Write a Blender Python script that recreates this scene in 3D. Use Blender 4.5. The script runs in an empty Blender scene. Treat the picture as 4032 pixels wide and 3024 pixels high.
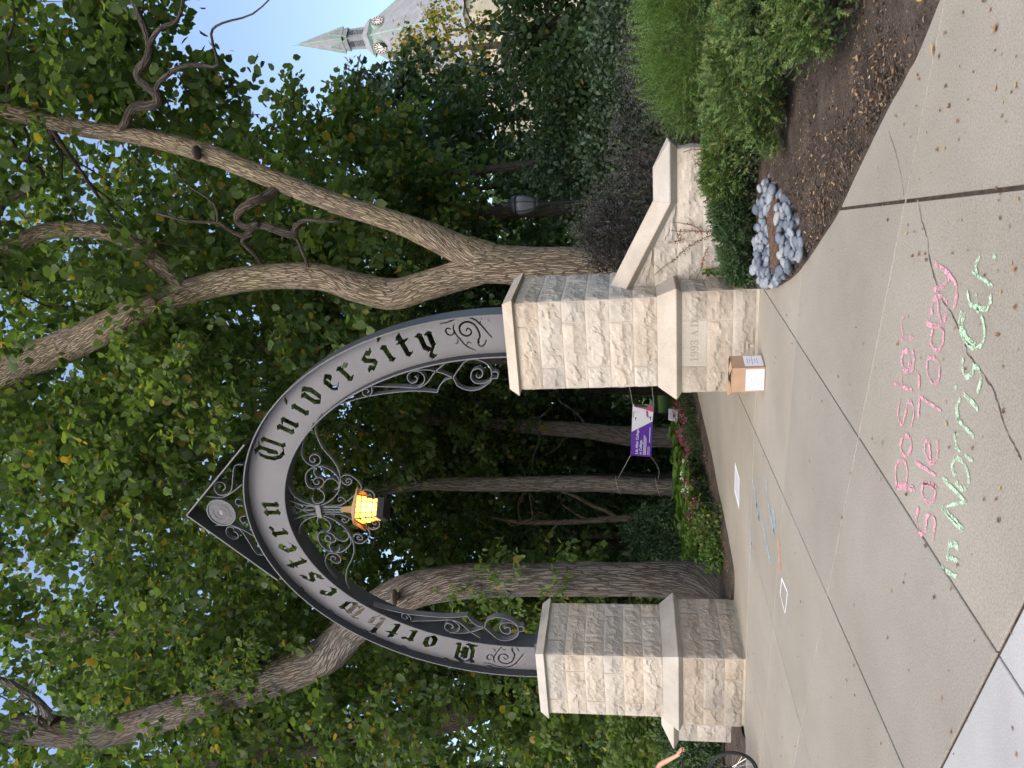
import bpy, math, random
import numpy as np
from mathutils import Vector, Matrix, noise

random.seed(11)
rng = np.random.default_rng(11)
sc = bpy.context.scene
COL = sc.collection

# ------------------------------------------------------------------ camera
# world: X along the gate, Y away from the viewer, Z up; origin under the west pier of the gate
CAMP = Vector((9.3224, -10.2576, 1.55))
FPX, YAW, PITCH, ROLL = 3067.6, 0.3983, 0.1552, -0.029
_f0 = Vector((-math.sin(YAW), math.cos(YAW), 0)); _r0 = Vector((math.cos(YAW), math.sin(YAW), 0)); _up = Vector((0, 0, 1))
FW = _f0 * math.cos(PITCH) + _up * math.sin(PITCH)
_U0 = -_f0 * math.sin(PITCH) + _up * math.cos(PITCH)
RI = math.cos(ROLL) * _r0 + math.sin(ROLL) * _U0
UP = -math.sin(ROLL) * _r0 + math.cos(ROLL) * _U0
cam = bpy.data.cameras.new("camera")
cam.sensor_width = 36.0
cam.sensor_fit = 'HORIZONTAL'
cam.lens = FPX * 36.0 / 4032.0
cam.clip_start, cam.clip_end = 0.05, 3000.0
camo = bpy.data.objects.new("camera", cam)
COL.objects.link(camo)
mx, my, mz = -UP, RI, -FW          # the phone was held on its side: the picture's left is up
camo.matrix_world = Matrix(((mx.x, my.x, mz.x, CAMP.x), (mx.y, my.y, mz.y, CAMP.y), (mx.z, my.z, mz.z, CAMP.z), (0, 0, 0, 1)))
sc.camera = camo

# ------------------------------------------------------------------ sky, sun, exposure
SUN_DIR = Vector((0.01, -0.61, 0.77)).normalized()     # towards the sun
world = bpy.data.worlds.new("World"); sc.world = world; world.use_nodes = True
wn = world.node_tree.nodes; wl = world.node_tree.links
sky = wn.new('ShaderNodeTexSky'); sky.sky_type = 'NISHITA'; sky.sun_disc = False
sky.sun_elevation = math.asin(SUN_DIR.z); sky.sun_rotation = math.atan2(SUN_DIR.x, SUN_DIR.y)
sky.air_density = 1.0; sky.dust_density = 3.5; sky.ozone_density = 0.5
wn['Background'].inputs['Strength'].default_value = 0.15
wl.new(sky.outputs[0], wn['Background'].inputs['Color'])
sun = bpy.data.lights.new("sun", 'SUN'); sun.energy = 0.50; sun.angle = math.radians(40); sun.color = (1.0, 0.93, 0.83)
suno = bpy.data.objects.new("sun", sun); COL.objects.link(suno)
suno.rotation_euler = (-SUN_DIR).to_track_quat('-Z', 'Y').to_euler()
sc.view_settings.view_transform = 'Standard'; sc.view_settings.look = 'None'
sc.view_settings.exposure = 1.22; sc.view_settings.gamma = 1.0; sc.view_settings.use_curve_mapping = False
sc.render.engine = 'CYCLES'
cy = sc.cycles
cy.use_denoising = True; cy.max_bounces = 3; cy.diffuse_bounces = 2; cy.glossy_bounces = 1; cy.transmission_bounces = 3; cy.use_adaptive_sampling = True; cy.adaptive_threshold = .03
cy.transparent_max_bounces = 6; cy.sample_clamp_indirect = 6.0; cy.caustics_reflective = False; cy.caustics_refractive = False

# ------------------------------------------------------------------ survey helpers: a sighting (pixel of the 4032x3024 picture) and a known plane give a place
def ray(X, Y):
    return FW + RI * ((3024 - Y - 1512) / FPX) - UP * ((X - 2016) / FPX)
def gr(X, Y, z=0.0):
    d = ray(X, Y); return CAMP + d * ((z - CAMP.z) / d.z)
def py(X, Y, y):
    d = ray(X, Y); return CAMP + d * ((y - CAMP.y) / d.y)
def pd(X, Y, dep):
    return CAMP + ray(X, Y) * dep
K = 4032 / 2212
def fu(x, y): return (x * K, y * K)
def zc(x, y): return (3000 + .844 * x, 1000 + .844 * y)
def z4(x, y): return (2400 + .4823 * x, 1500 + .4823 * y)
def z5(x, y): return (750 + .42194 * x, 1550 + .42194 * y)
def z6(x, y): return (900 + .51989 * x, 1150 + .51989 * y)
def zq(x, y): return (1900 + .5123 * x, 300 + .5123 * y)
def zb(x, y): return (2400 + .7835 * x, .7835 * y)

# ------------------------------------------------------------------ object helpers
ORG = {}
def org(o):
    return ORG.get(o.name, Vector((0, 0, 0))) if o is not None else Vector((0, 0, 0))
def thing(name, label, cat, loc=(0, 0, 0), group=None):
    o = bpy.data.objects.new(name, None); COL.objects.link(o)
    o.empty_display_size = .2
    o.location = loc; ORG[o.name] = Vector(loc)
    o['label'] = label; o['category'] = cat
    if group: o['group'] = group
    return o
def tag(o, label, cat, group=None, kind=None):
    o['label'] = label
    if cat: o['category'] = cat
    if group: o['group'] = group
    if kind: o['kind'] = kind
    return o
def link(name, me, mat=None, parent=None, loc=None):
    """me holds coordinates relative to loc (or world coordinates when loc is None)"""
    o = bpy.data.objects.new(name, me); COL.objects.link(o)
    po = org(parent)
    if mat is not None and not me.materials: me.materials.append(mat)
    if loc is None:
        o.location = -po; ORG[o.name] = Vector((0, 0, 0))
    else:
        o.location = Vector(loc) - po; ORG[o.name] = Vector(loc)
    if parent is not None: o.parent = parent
    return o
def np_mesh(name, V, F, smooth=False, uv=None):
    me = bpy.data.meshes.new(name)
    me.from_pydata([tuple(v) for v in V], [], F)
    if smooth: me.polygons.foreach_set('use_smooth', [True] * len(me.polygons))
    return me
def grid_mesh(name, V, F, smooth=False):
    """V (N,3) array, F (M,4) or (M,3) int array"""
    V = np.ascontiguousarray(V, dtype=np.float32); F = np.ascontiguousarray(F, dtype=np.int32)
    me = bpy.data.meshes.new(name)
    me.vertices.add(len(V)); me.vertices.foreach_set('co', V.ravel())
    me.loops.add(F.size); me.loops.foreach_set('vertex_index', F.ravel())
    me.polygons.add(len(F)); me.polygons.foreach_set('loop_start', np.arange(0, F.size, F.shape[1], dtype=np.int32))
    if smooth: me.polygons.foreach_set('use_smooth', np.ones(len(F), dtype=bool))
    me.update(calc_edges=True); me.validate()
    return me
class MB:
    def __init__(s): s.v = []; s.f = []
    def add(s, V, F):
        b = len(s.v); s.v += [Vector(p) for p in V]; s.f += [tuple(i + b for i in f) for f in F]; return s
    def box(s, a, b):
        x0, y0, z0 = a; x1, y1, z1 = b
        return s.add([(x0, y0, z0), (x1, y0, z0), (x1, y1, z0), (x0, y1, z0), (x0, y0, z1), (x1, y0, z1), (x1, y1, z1), (x0, y1, z1)],
                     [(0, 3, 2, 1), (4, 5, 6, 7), (0, 1, 5, 4), (1, 2, 6, 5), (2, 3, 7, 6), (3, 0, 4, 7)])
    def obox(s, c, ex, ey, ez):
        c = Vector(c); P = []
        for k in (-1, 1):
            for (i, j) in ((-1, -1), (1, -1), (1, 1), (-1, 1)): P.append(c + ex * i + ey * j + ez * k)
        return s.add(P, [(0, 3, 2, 1), (4, 5, 6, 7), (0, 1, 5, 4), (1, 2, 6, 5), (2, 3, 7, 6), (3, 0, 4, 7)])
    def tube(s, pts, rad, n=8, cap=True):
        pts = [Vector(p) for p in pts]; m = len(pts)
        if not isinstance(rad, (list, tuple)): rad = [rad] * m
        V = []; ref = None
        for i in range(m):
            t = (pts[min(i + 1, m - 1)] - pts[max(i - 1, 0)]).normalized()
            if ref is None: ref = Vector((0, 0, 1)) if abs(t.z) < .9 else Vector((1, 0, 0))
            a = (ref - t * ref.dot(t)).normalized(); ref = a; b = t.cross(a)
            for k in range(n):
                th = 2 * math.pi * k / n; V.append(pts[i] + (a * math.cos(th) + b * math.sin(th)) * rad[i])
        F = [(i * n + k, i * n + (k + 1) % n, (i + 1) * n + (k + 1) % n, (i + 1) * n + k) for i in range(m - 1) for k in range(n)]
        if cap: F += [tuple(range(n - 1, -1, -1)), tuple((m - 1) * n + k for k in range(n))]
        return s.add(V, F)
    def lathe(s, prof, c=(0, 0, 0), n=20):
        c = Vector(c); m = len(prof); V = []
        for r, z in prof:
            for k in range(n): V.append(c + Vector((r * math.cos(2 * math.pi * k / n), r * math.sin(2 * math.pi * k / n), z)))
        F = [(i * n + k, i * n + (k + 1) % n, (i + 1) * n + (k + 1) % n, (i + 1) * n + k) for i in range(m - 1) for k in range(n)]
        F += [tuple(range(n - 1, -1, -1)), tuple((m - 1) * n + k for k in range(n))]
        return s.add(V, F)
    def sq(s, prof, c=(0, 0, 0), kd=1.0):
        """square 'lathe': profile of (half width, z)"""
        c = Vector(c); m = len(prof); V = []
        for r, z in prof:
            for (i, j) in ((-1, -1), (1, -1), (1, 1), (-1, 1)): V.append(c + Vector((r * i, r * j * kd, z)))
        F = [(i * 4 + k, i * 4 + (k + 1) % 4, (i + 1) * 4 + (k + 1) % 4, (i + 1) * 4 + k) for i in range(m - 1) for k in range(4)]
        F += [(3, 2, 1, 0), tuple((m - 1) * 4 + k for k in range(4))]
        return s.add(V, F)
    def strap(s, pts, th, dep, y0=0.0):
        """flat iron bar bent in the XZ plane: pts (x,z), thickness th in plane, depth dep in Y"""
        m = len(pts); V = []
        for i in range(m):
            a = Vector(pts[max(i - 1, 0)]); b = Vector(pts[min(i + 1, m - 1)]); t = (b - a)
            t = t.normalized() if t.length > 1e-9 else Vector((1, 0)); nrm = Vector((-t.y, t.x)); p = Vector(pts[i])
            for (q, yy) in ((1, -1), (1, 1), (-1, 1), (-1, -1)):
                w = p + nrm * (q * th / 2); V.append((w.x, y0 + yy * dep / 2, w.y))
        F = [(i * 4 + k, i * 4 + (k + 1) % 4, (i + 1) * 4 + (k + 1) % 4, (i + 1) * 4 + k) for i in range(m - 1) for k in range(4)]
        F += [(3, 2, 1, 0), tuple((m - 1) * 4 + k for k in range(4))]
        return s.add(V, F)
    def build(s, name, mat, parent=None, smooth=False, bevel=0):
        o0 = org(parent)
        me = bpy.data.meshes.new(name); me.from_pydata([tuple(p - o0) for p in s.v], [], s.f)
        me.materials.append(mat)
        if smooth: me.polygons.foreach_set('use_smooth', [True] * len(me.polygons))
        me.update()
        import bmesh
        bm = bmesh.new(); bm.from_mesh(me); bmesh.ops.recalc_face_normals(bm, faces=bm.faces); bm.to_mesh(me); bm.free()
        o = bpy.data.objects.new(name, me); COL.objects.link(o); ORG[o.name] = o0.copy()
        if parent is not None: o.parent = parent
        if bevel:
            md = o.modifiers.new('bevel', 'BEVEL'); md.width = bevel; md.segments = 2; md.limit_method = 'ANGLE'
        return o
def crom(P, n=8):
    """Catmull-Rom through points (tuples of any length)"""
    P = [np.array(p, float) for p in P]; out = []
    for i in range(len(P) - 1):
        a = P[max(i - 1, 0)]; b = P[i]; c = P[i + 1]; d = P[min(i + 2, len(P) - 1)]
        for k in range(n):
            t = k / n
            out.append(.5 * ((2 * b) + (-a + c) * t + (2 * a - 5 * b + 4 * c - d) * t * t + (-a + 3 * b - 3 * c + d) * t ** 3))
    out.append(P[-1]); return out

# ------------------------------------------------------------------ materials
def srgb(r, g, b):
    f = lambda c: (c / 255 / 12.92) if c / 255 <= .04045 else ((c / 255 + .055) / 1.055) ** 2.4
    return (f(r), f(g), f(b), 1)
class Mat:
    def __init__(s, name, col=(.5, .5, .5), rough=.7, metal=0.0, spec=.35):
        s.m = bpy.data.materials.new(name); s.m.use_nodes = True
        s.n = s.m.node_tree.nodes; s.l = s.m.node_tree.links; s.b = s.n['Principled BSDF']
        s.b.inputs['Base Color'].default_value = (*col[:3], 1); s.b.inputs['Roughness'].default_value = rough
        s.b.inputs['Metallic'].default_value = metal; s.b.inputs['Specular IOR Level'].default_value = spec
        s.tc = None
    def co(s, kind='Object', scale=(1, 1, 1)):
        t = s.n.new('ShaderNodeTexCoord'); mp = s.n.new('ShaderNodeMapping'); mp.inputs['Scale'].default_value = scale
        if kind == 'World':
            g = s.n.new('ShaderNodeNewGeometry'); s.l.new(g.outputs['Position'], mp.inputs[0])
        else: s.l.new(t.outputs[kind], mp.inputs[0])
        return mp.outputs[0]
    def noise(s, co, scale, detail=4, rough=.55, out='Fac', dist=0):
        n = s.n.new('ShaderNodeTexNoise'); n.inputs['Scale'].default_value = scale; n.inputs['Detail'].default_value = detail
        n.inputs['Roughness'].default_value = rough; n.inputs['Distortion'].default_value = dist
        s.l.new(co, n.inputs['Vector']); return n.outputs[out]
    def voro(s, co, scale, feat='F1', out='Distance', rand=1):
        n = s.n.new('ShaderNodeTexVoronoi'); n.feature = feat; n.inputs['Scale'].default_value = scale; n.inputs['Randomness'].default_value = rand
        s.l.new(co, n.inputs['Vector']); return n.outputs[out]
    def ramp(s, fac, stops):
        r = s.n.new('ShaderNodeValToRGB'); e = r.color_ramp.elements
        while len(e) < len(stops): e.new(.5)
        for q, (p, c) in zip(e, stops):
            q.position = p; q.color = (*c[:3], 1) if not isinstance(c, (int, float)) else (c, c, c, 1)
        s.l.new(fac, r.inputs[0]); return r.outputs[0]
    def mix(s, fac, a, b, mode='MIX'):
        m = s.n.new('ShaderNodeMix'); m.data_type = 'RGBA'; m.blend_type = mode
        for sock, v in ((m.inputs[0], fac), (m.inputs[6], a), (m.inputs[7], b)):
            if isinstance(v, (int, float)): sock.default_value = v
            elif isinstance(v, tuple): sock.default_value = (*v[:3], 1)
            else: s.l.new(v, sock)
        return m.outputs[2]
    def math(s, op, a, b=0.0):
        m = s.n.new('ShaderNodeMath'); m.operation = op
        for i, v in ((0, a), (1, b)):
            if isinstance(v, (int, float)): m.inputs[i].default_value = v
            else: s.l.new(v, m.inputs[i])
        return m.outputs[0]
    def color(s, c): s.l.new(c, s.b.inputs['Base Color']); return s
    def rough(s, c): s.l.new(c, s.b.inputs['Roughness']); return s
    def alpha(s, c): s.l.new(c, s.b.inputs['Alpha']); return s
    def bump(s, h, strength=.5, dist=.01):
        b = s.n.new('ShaderNodeBump'); b.inputs['Strength'].default_value = strength; b.inputs['Distance'].default_value = dist
        s.l.new(h, b.inputs['Height']); s.l.new(b.outputs[0], s.b.inputs['Normal']); return s
    def rand(s):
        g = s.n.new('ShaderNodeNewGeometry'); return g.outputs['Random Per Island']
    def objrand(s):
        g = s.n.new('ShaderNodeObjectInfo'); return g.outputs['Random']
M = {}
def plain(key, col, rough=.7, metal=0.0, spec=.35):
    M[key] = Mat(key, col, rough, metal, spec).m; return M[key]

def stone(key, c0, c1, c2, bumpd, scale=1.0):
    m = Mat(key, rough=.9, spec=.2); co = m.co('World')
    a = m.ramp(m.noise(co, 2.2 * scale, 5), [(.3, c0), (.55, c1), (.75, c2)])
    st = m.ramp(m.noise(co, 1.3, 6, .65), [(.52, 0), (.72, 1)])
    a = m.mix(m.math('MULTIPLY', st, .35), a, (.30, .235, .16))
    r = m.ramp(m.objrand(), [(0, (.86, .86, .88)), (.5, (1, .985, .96)), (1, (1.0, .93, .86))])
    a = m.mix(1.0, a, r, 'MULTIPLY')
    sp = m.ramp(m.noise(co, 90, 3), [(.35, .86), (.65, 1.06)])
    a = m.mix(1.0, a, sp, 'MULTIPLY')
    m.color(a)
    h = m.math('ADD', m.noise(co, 26, 8, .65), m.math('MULTIPLY', m.noise(co, 9, 4), 1.4))
    m.bump(h, .8, bumpd); M[key] = m.m
stone('rock_face', (.39, .352, .303), (.475, .437, .385), (.53, .495, .443), .010)
stone('rock_base', (.30, .265, .222), (.385, .348, .298), (.45, .415, .365), .010)
stone('cut_stone', (.36, .333, .292), (.425, .398, .353), (.48, .453, .408), .002)
m = Mat('mortar', rough=.95, spec=.1); co = m.co('World')
m.color(m.ramp(m.noise(co, 6, 4), [(.3, (.42, .36, .27)), (.7, (.56, .50, .40))])); M['mortar'] = m.m

m = Mat('concrete', rough=.93, spec=.15); co = m.co('World')
base = m.ramp(m.noise(co, .55, 5, .6), [(.3, (.248, .227, .186)), (.5, (.284, .261, .217)), (.72, (.318, .295, .250))])
r = m.ramp(m.objrand(), [(0, (.91, .91, .92)), (1, (1.05, 1.04, 1.02))])
base = m.mix(1.0, base, r, 'MULTIPLY')
agg = m.ramp(m.noise(co, 85, 5, .8), [(.30, .50), (.5, 1.0), (.70, 1.36)])
base = m.mix(.75, base, m.mix(1.0, base, agg, 'MULTIPLY'))
pit = m.ramp(m.voro(co, 30), [(.0, .30), (.13, 1)])
base = m.mix(.5, base, m.mix(1.0, base, pit, 'MULTIPLY'))
stn = m.ramp(m.noise(co, 3.5, 6, .7), [(.56, 0), (.68, 1)])
base = m.mix(m.math('MULTIPLY', stn, .22), base, (.21, .18, .15))
spot = m.ramp(m.voro(co, 3.1), [(.025, 1), (.045, 0)])
base = m.mix(m.math('MULTIPLY', spot, .6), base, (.09, .085, .085))
m.color(base); m.bump(m.noise(co, 160, 4, .7), .5, .004); M['concrete'] = m.m
m = Mat('kerb_concrete', rough=.9, spec=.15); co = m.co('World')
base = m.ramp(m.noise(co, 1.2, 5), [(.3, (.33, .325, .315)), (.7, (.42, .415, .40))])
base = m.mix(1.0, base, m.ramp(m.noise(co, 120, 3, .7), [(.3, .8), (.7, 1.14)]), 'MULTIPLY')
m.color(base); M['kerb_concrete'] = m.m
m = Mat('joint_dirt', rough=1, spec=.05); co = m.co('World')
m.color(m.ramp(m.noise(co, 14, 4), [(.3, (.035, .028, .024)), (.7, (.085, .068, .052))])); M['joint'] = m.m
m = Mat('joint_sand', rough=1, spec=.05); co = m.co('World')
m.color(m.ramp(m.noise(co, 22, 4), [(.35, (.24, .22, .19)), (.65, (.36, .335, .285))])); M['sand'] = m.m
plain('crack', (.10, .088, .076), .95, spec=.05)

m = Mat('mulch', rough=1, spec=.08); co = m.co('World')
a = m.ramp(m.noise(co, 3, 6, .7), [(.3, (.058, .046, .038)), (.55, (.105, .084, .068)), (.75, (.165, .135, .11))])
a = m.mix(1.0, a, m.ramp(m.noise(co, 70, 4, .7), [(.3, .55), (.7, 1.5)]), 'MULTIPLY')
m.color(a); m.bump(m.noise(co, 60, 5, .75), 1.0, .03); M['mulch'] = m.m
m = Mat('lawn', rough=1, spec=.08); co = m.co('World')
a = m.ramp(m.noise(co, .5, 6, .65), [(.3, (.045, .085, .022)), (.7, (.085, .14, .035))])
a = m.mix(1.0, a, m.ramp(m.noise(co, 60, 3, .7), [(.3, .6), (.7, 1.4)]), 'MULTIPLY')
m.color(a); m.bump(m.noise(co, 50, 4), .8, .05); M['lawn'] = m.m

def bark(key, c0, c1, c2, warm, sc_=(15, 2.2), crack=(.045, .036, .03)):
    m = Mat(key, rough=.95, spec=.12); uv = m.co('UV', (1, 1, 1))
    mp = m.n.new('ShaderNodeMapping'); mp.inputs['Scale'].default_value = (*sc_, 1); m.l.new(uv, mp.inputs[0])
    dn = m.noise(uv, 6, 3, out='Color'); w = m.n.new('ShaderNodeVectorMath'); w.operation = 'MULTIPLY_ADD'
    m.l.new(dn, w.inputs[0]); w.inputs[1].default_value = (.9, .35, 0); m.l.new(mp.outputs[0], w.inputs[2])
    e = m.voro(w.outputs[0], 1.5, 'DISTANCE_TO_EDGE')
    plate = m.ramp(m.math('ADD', e, m.math('MULTIPLY', m.noise(w.outputs[0], 1.1, 5, .7), .34)), [(.14, 0), (.34, 1)])
    mp2 = m.n.new('ShaderNodeMapping'); mp2.inputs['Scale'].default_value = (40, 9, 1); m.l.new(uv, mp2.inputs[0])
    fine = m.noise(mp2.outputs[0], 1.6, 6, .7)
    col = m.ramp(fine, [(.3, c0), (.55, c1), (.75, c2)])
    big = m.ramp(m.noise(m.co('World'), 1.1, 4), [(.45, 0), (.7, 1)])
    col = m.mix(m.math('MULTIPLY', big, .55), col, warm)
    col = m.mix(plate, crack, col)
    m.color(col)
    m.bump(m.math('ADD', m.math('MULTIPLY', plate, 1.3), m.math('MULTIPLY', fine, .7)), 1.0, .022); M[key] = m.m
bark('bark_pale', (.20, .155, .11), (.31, .25, .185), (.41, .345, .265), (.30, .25, .13), (20, 2.6), (.085, .066, .048))
bark('bark_grey', (.12, .105, .09), (.20, .18, .155), (.30, .275, .24), (.19, .135, .095), (14, 1.5), (.055, .046, .04))
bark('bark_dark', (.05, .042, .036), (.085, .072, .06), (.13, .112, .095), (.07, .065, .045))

def leafmat(key, stops, trans=.35, rough=.48):
    m = Mat(key, rough=rough, spec=.34)
    col = m.ramp(m.rand(), stops)
    m.color(col)
    tr = m.n.new('ShaderNodeBsdfTranslucent')
    tcol = m.mix(1.0, col, (1.25, 1.35, .55), 'MULTIPLY'); m.l.new(tcol, tr.inputs[0])
    ms = m.n.new('ShaderNodeMixShader'); ms.inputs[0].default_value = trans
    out = m.n['Material Output']; m.l.new(m.b.outputs[0], ms.inputs[1]); m.l.new(tr.outputs[0], ms.inputs[2]); m.l.new(ms.outputs[0], out.inputs[0])
    M[key] = m.m
leafmat('leaf_mid', [(0, (.055, .094, .032)), (.45, (.088, .140, .046)), (.8, (.128, .185, .060)), (.955, (.15, .205, .065)), (.968, (.34, .27, .05)), (1, (.28, .17, .04))], .55)
leafmat('leaf_light', [(0, (.08, .13, .04)), (.5, (.12, .18, .055)), (.95, (.16, .225, .065)), (.965, (.36, .29, .06)), (1, (.30, .19, .05))], .55)
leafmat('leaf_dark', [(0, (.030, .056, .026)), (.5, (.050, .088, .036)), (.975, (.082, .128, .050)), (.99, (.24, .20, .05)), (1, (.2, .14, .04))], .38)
leafmat('leaf_blue', [(0, (.034, .060, .036)), (.6, (.060, .098, .054)), (1, (.09, .135, .07))], .3)
leafmat('leaf_gold', [(0, (.07, .115, .03)), (.45, (.11, .145, .035)), (.6, (.26, .22, .035)), (.85, (.42, .29, .03)), (1, (.46, .25, .03))], .45)
leafmat('leaf_yew', [(0, (.040, .075, .022)), (.5, (.085, .145, .036)), (.97, (.14, .21, .052)), (.985, (.33, .15, .04)), (1, (.36, .16, .05))], .2)
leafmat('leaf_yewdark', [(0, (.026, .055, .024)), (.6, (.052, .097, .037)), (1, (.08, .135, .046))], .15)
leafmat('leaf_hedge', [(0, (.062, .115, .030)), (.5, (.11, .19, .046)), (1, (.17, .26, .065))], .3)
leafmat('leaf_purple', [(0, (.030, .028, .030)), (.6, (.048, .044, .046)), (1, (.065, .066, .052))], .15)
leafmat('leaf_hosta', [(0, (.05, .10, .022)), (.6, (.085, .16, .03)), (1, (.15, .22, .04))], .3)
leafmat('petal_pink', [(0, (.16, .04, .06)), (.6, (.26, .06, .10)), (1, (.40, .14, .20))], .3)
leafmat('petal_white', [(0, (.50, .50, .36)), (1, (.62, .62, .48))], .3)
leafmat('litter', [(0, (.10, .062, .035)), (.5, (.21, .125, .065)), (.85, (.31, .20, .11)), (.95, (.36, .30, .20)), (1, (.44, .30, .05))], .15)
leafmat('vine_red', [(0, (.16, .045, .03)), (.7, (.23, .075, .045)), (1, (.12, .09, .03))], .2)

m = Mat('plate_paint', rough=.55, spec=.3); co = m.co('World')
m.color(m.ramp(m.noise(co, 1.5, 4), [(.3, (.138, .134, .140)), (.7, (.158, .154, .160))])); M['plate'] = m.m
m = Mat('steel_paint', rough=.5, spec=.35); co = m.co('World')
m.color(m.ramp(m.noise(co, 2.5, 5), [(.3, (.040, .044, .053)), (.7, (.056, .061, .071))])); M['steel'] = m.m
m = Mat('strap_paint', rough=.45, spec=.4); co = m.co('World')
m.color(m.ramp(m.noise(co, 5, 4), [(.3, (.085, .09, .10)), (.7, (.12, .125, .135))])); M['iron'] = m.m
plain('black_paint', (.012, .012, .014), .4)
plain('rubber', (.012, .012, .012), .75)
plain('chrome', (.55, .55, .55), .25, 1.0)
m = Mat('copper_verdigris', rough=.8); co = m.co('World')
m.color(m.ramp(m.noise(co, .8, 4), [(.3, (.20, .34, .27)), (.7, (.30, .46, .37))])); M['verdigris'] = m.m
m = Mat('slate_roof', rough=.8); co = m.co('World')
m.color(m.ramp(m.noise(co, 1.2, 6), [(.3, (.23, .235, .255)), (.7, (.32, .325, .34))])); M['slate'] = m.m
m = Mat('hall_stone', rough=.95); co = m.co('World')
a = m.ramp(m.noise(co, .7, 5), [(.3, (.42, .36, .27)), (.7, (.60, .53, .42))])
m.color(a); m.bump(m.noise(co, 3, 5), .6, .1); M['hall'] = m.m
m = Mat('river_stone', rough=.75, spec=.3); co = m.co('Object')
a = m.ramp(m.objrand(), [(0, (.085, .105, .135)), (.35, (.13, .155, .19)), (.7, (.185, .21, .245)), (.92, (.25, .275, .30)), (1, (.30, .305, .29))])
a = m.mix(1.0, a, m.ramp(m.noise(co, 9, 6), [(.3, .78), (.7, 1.16)]), 'MULTIPLY'); m.color(a); M['river'] = m.m
m = Mat('rusty_iron', rough=.95, spec=.1); co = m.co('World')
m.color(m.ramp(m.noise(co, 14, 5), [(.3, (.085, .055, .04)), (.7, (.17, .115, .085))])); M['rust'] = m.m
m = Mat('cardboard', rough=.85, spec=.1); co = m.co('World', (1, 1, 1))
m.color(m.ramp(m.noise(co, 5, 4), [(.3, (.36, .24, .155)), (.7, (.44, .30, .20))])); M['card'] = m.m
plain('paper', (.72, .72, .78), .8, spec=.1)
plain('ink', (.14, .14, .17), .8, spec=.1)
m = Mat('banner_purple', rough=.6); M['purple'] = m.m; m.b.inputs['Base Color'].default_value = (.085, .022, .27, 1)
plain('banner_white', (.60, .61, .64), .6)
plain('banner_text', (.75, .75, .80), .6)
plain('print_teal', (.035, .10, .10), .7); plain('print_pink', (.33, .06, .16), .7); plain('print_dark', (.03, .025, .03), .7); plain('print_grey', (.34, .35, .38), .7)
plain('skin', (.50, .29, .20), .55); plain('hair_dark', (.025, .017, .012), .7); plain('shirt_blue', (.04, .16, .48), .85); plain('shirt_white', (.72, .74, .82), .85)
plain('shirt_black', (.02, .02, .028), .85); plain('shorts_pale', (.36, .55, .58), .85); plain('trousers', (.05, .055, .075), .9); plain('shoe', (.5, .5, .5), .8)
plain('rope', (.36, .34, .30), .95); plain('engraving', (.29, .25, .20), .95, spec=.05)
plain('frost', (.10, .105, .12), .22); plain('bike_paint', (.02, .022, .025), .35); plain('window_dark', (.05, .055, .065), .2); plain('clock_white', (.80, .78, .74), .6)
plain('clock_red', (.22, .06, .06), .7); plain('seal_metal', (.085, .085, .09), .5); plain('seal_line', (.20, .20, .205), .6); plain('twig', (.13, .095, .07), .95)
plain('plaque', (.40, .41, .43), .6); plain('sawn', (.30, .19, .10), .9)

def chalk(key, col, dens):
    m = Mat(key, rough=1, spec=.02); co = m.co('World')
    n = m.noise(co, 115, 4, .75); b = m.noise(co, 16, 3, .6)
    f = m.math('ADD', m.math('MULTIPLY', n, .60), m.math('MULTIPLY', b, .40))
    a = m.ramp(f, [(1 - dens - .05, 0), (1 - dens + .05, 1)])
    m.b.inputs['Base Color'].default_value = (*col, 1); m.alpha(a); M[key] = m.m
chalk('chalk_pink', (.74, .36, .43), .50)
chalk('chalk_green', (.50, .72, .49), .50)
chalk('chalk_blue', (.26, .39, .46), .55)
chalk('chalk_orange', (.56, .29, .21), .52)
chalk('chalk_white', (.80, .82, .84), .62)
def emit(key, col, st):
    m = Mat(key, (.8, .7, .5)); m.b.inputs['Emission Color'].default_value = (*col, 1); m.b.inputs['Emission Strength'].default_value = st; M[key] = m.m
emit('lamp_glass', (1.0, .40, .085), 1.9)
emit('lamp_bulb', (1.0, .74, .38), 45)
# ------------------------------------------------------------------ ground
def struct(o): o['kind'] = 'structure'; return o
gm = MB(); gm.add([(-400, -400, -.035), (400, -400, -.035), (400, 500, -.035), (-400, 500, -.035)], [(0, 1, 2, 3)])
struct(gm.build('ground', M['lawn']))

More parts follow.
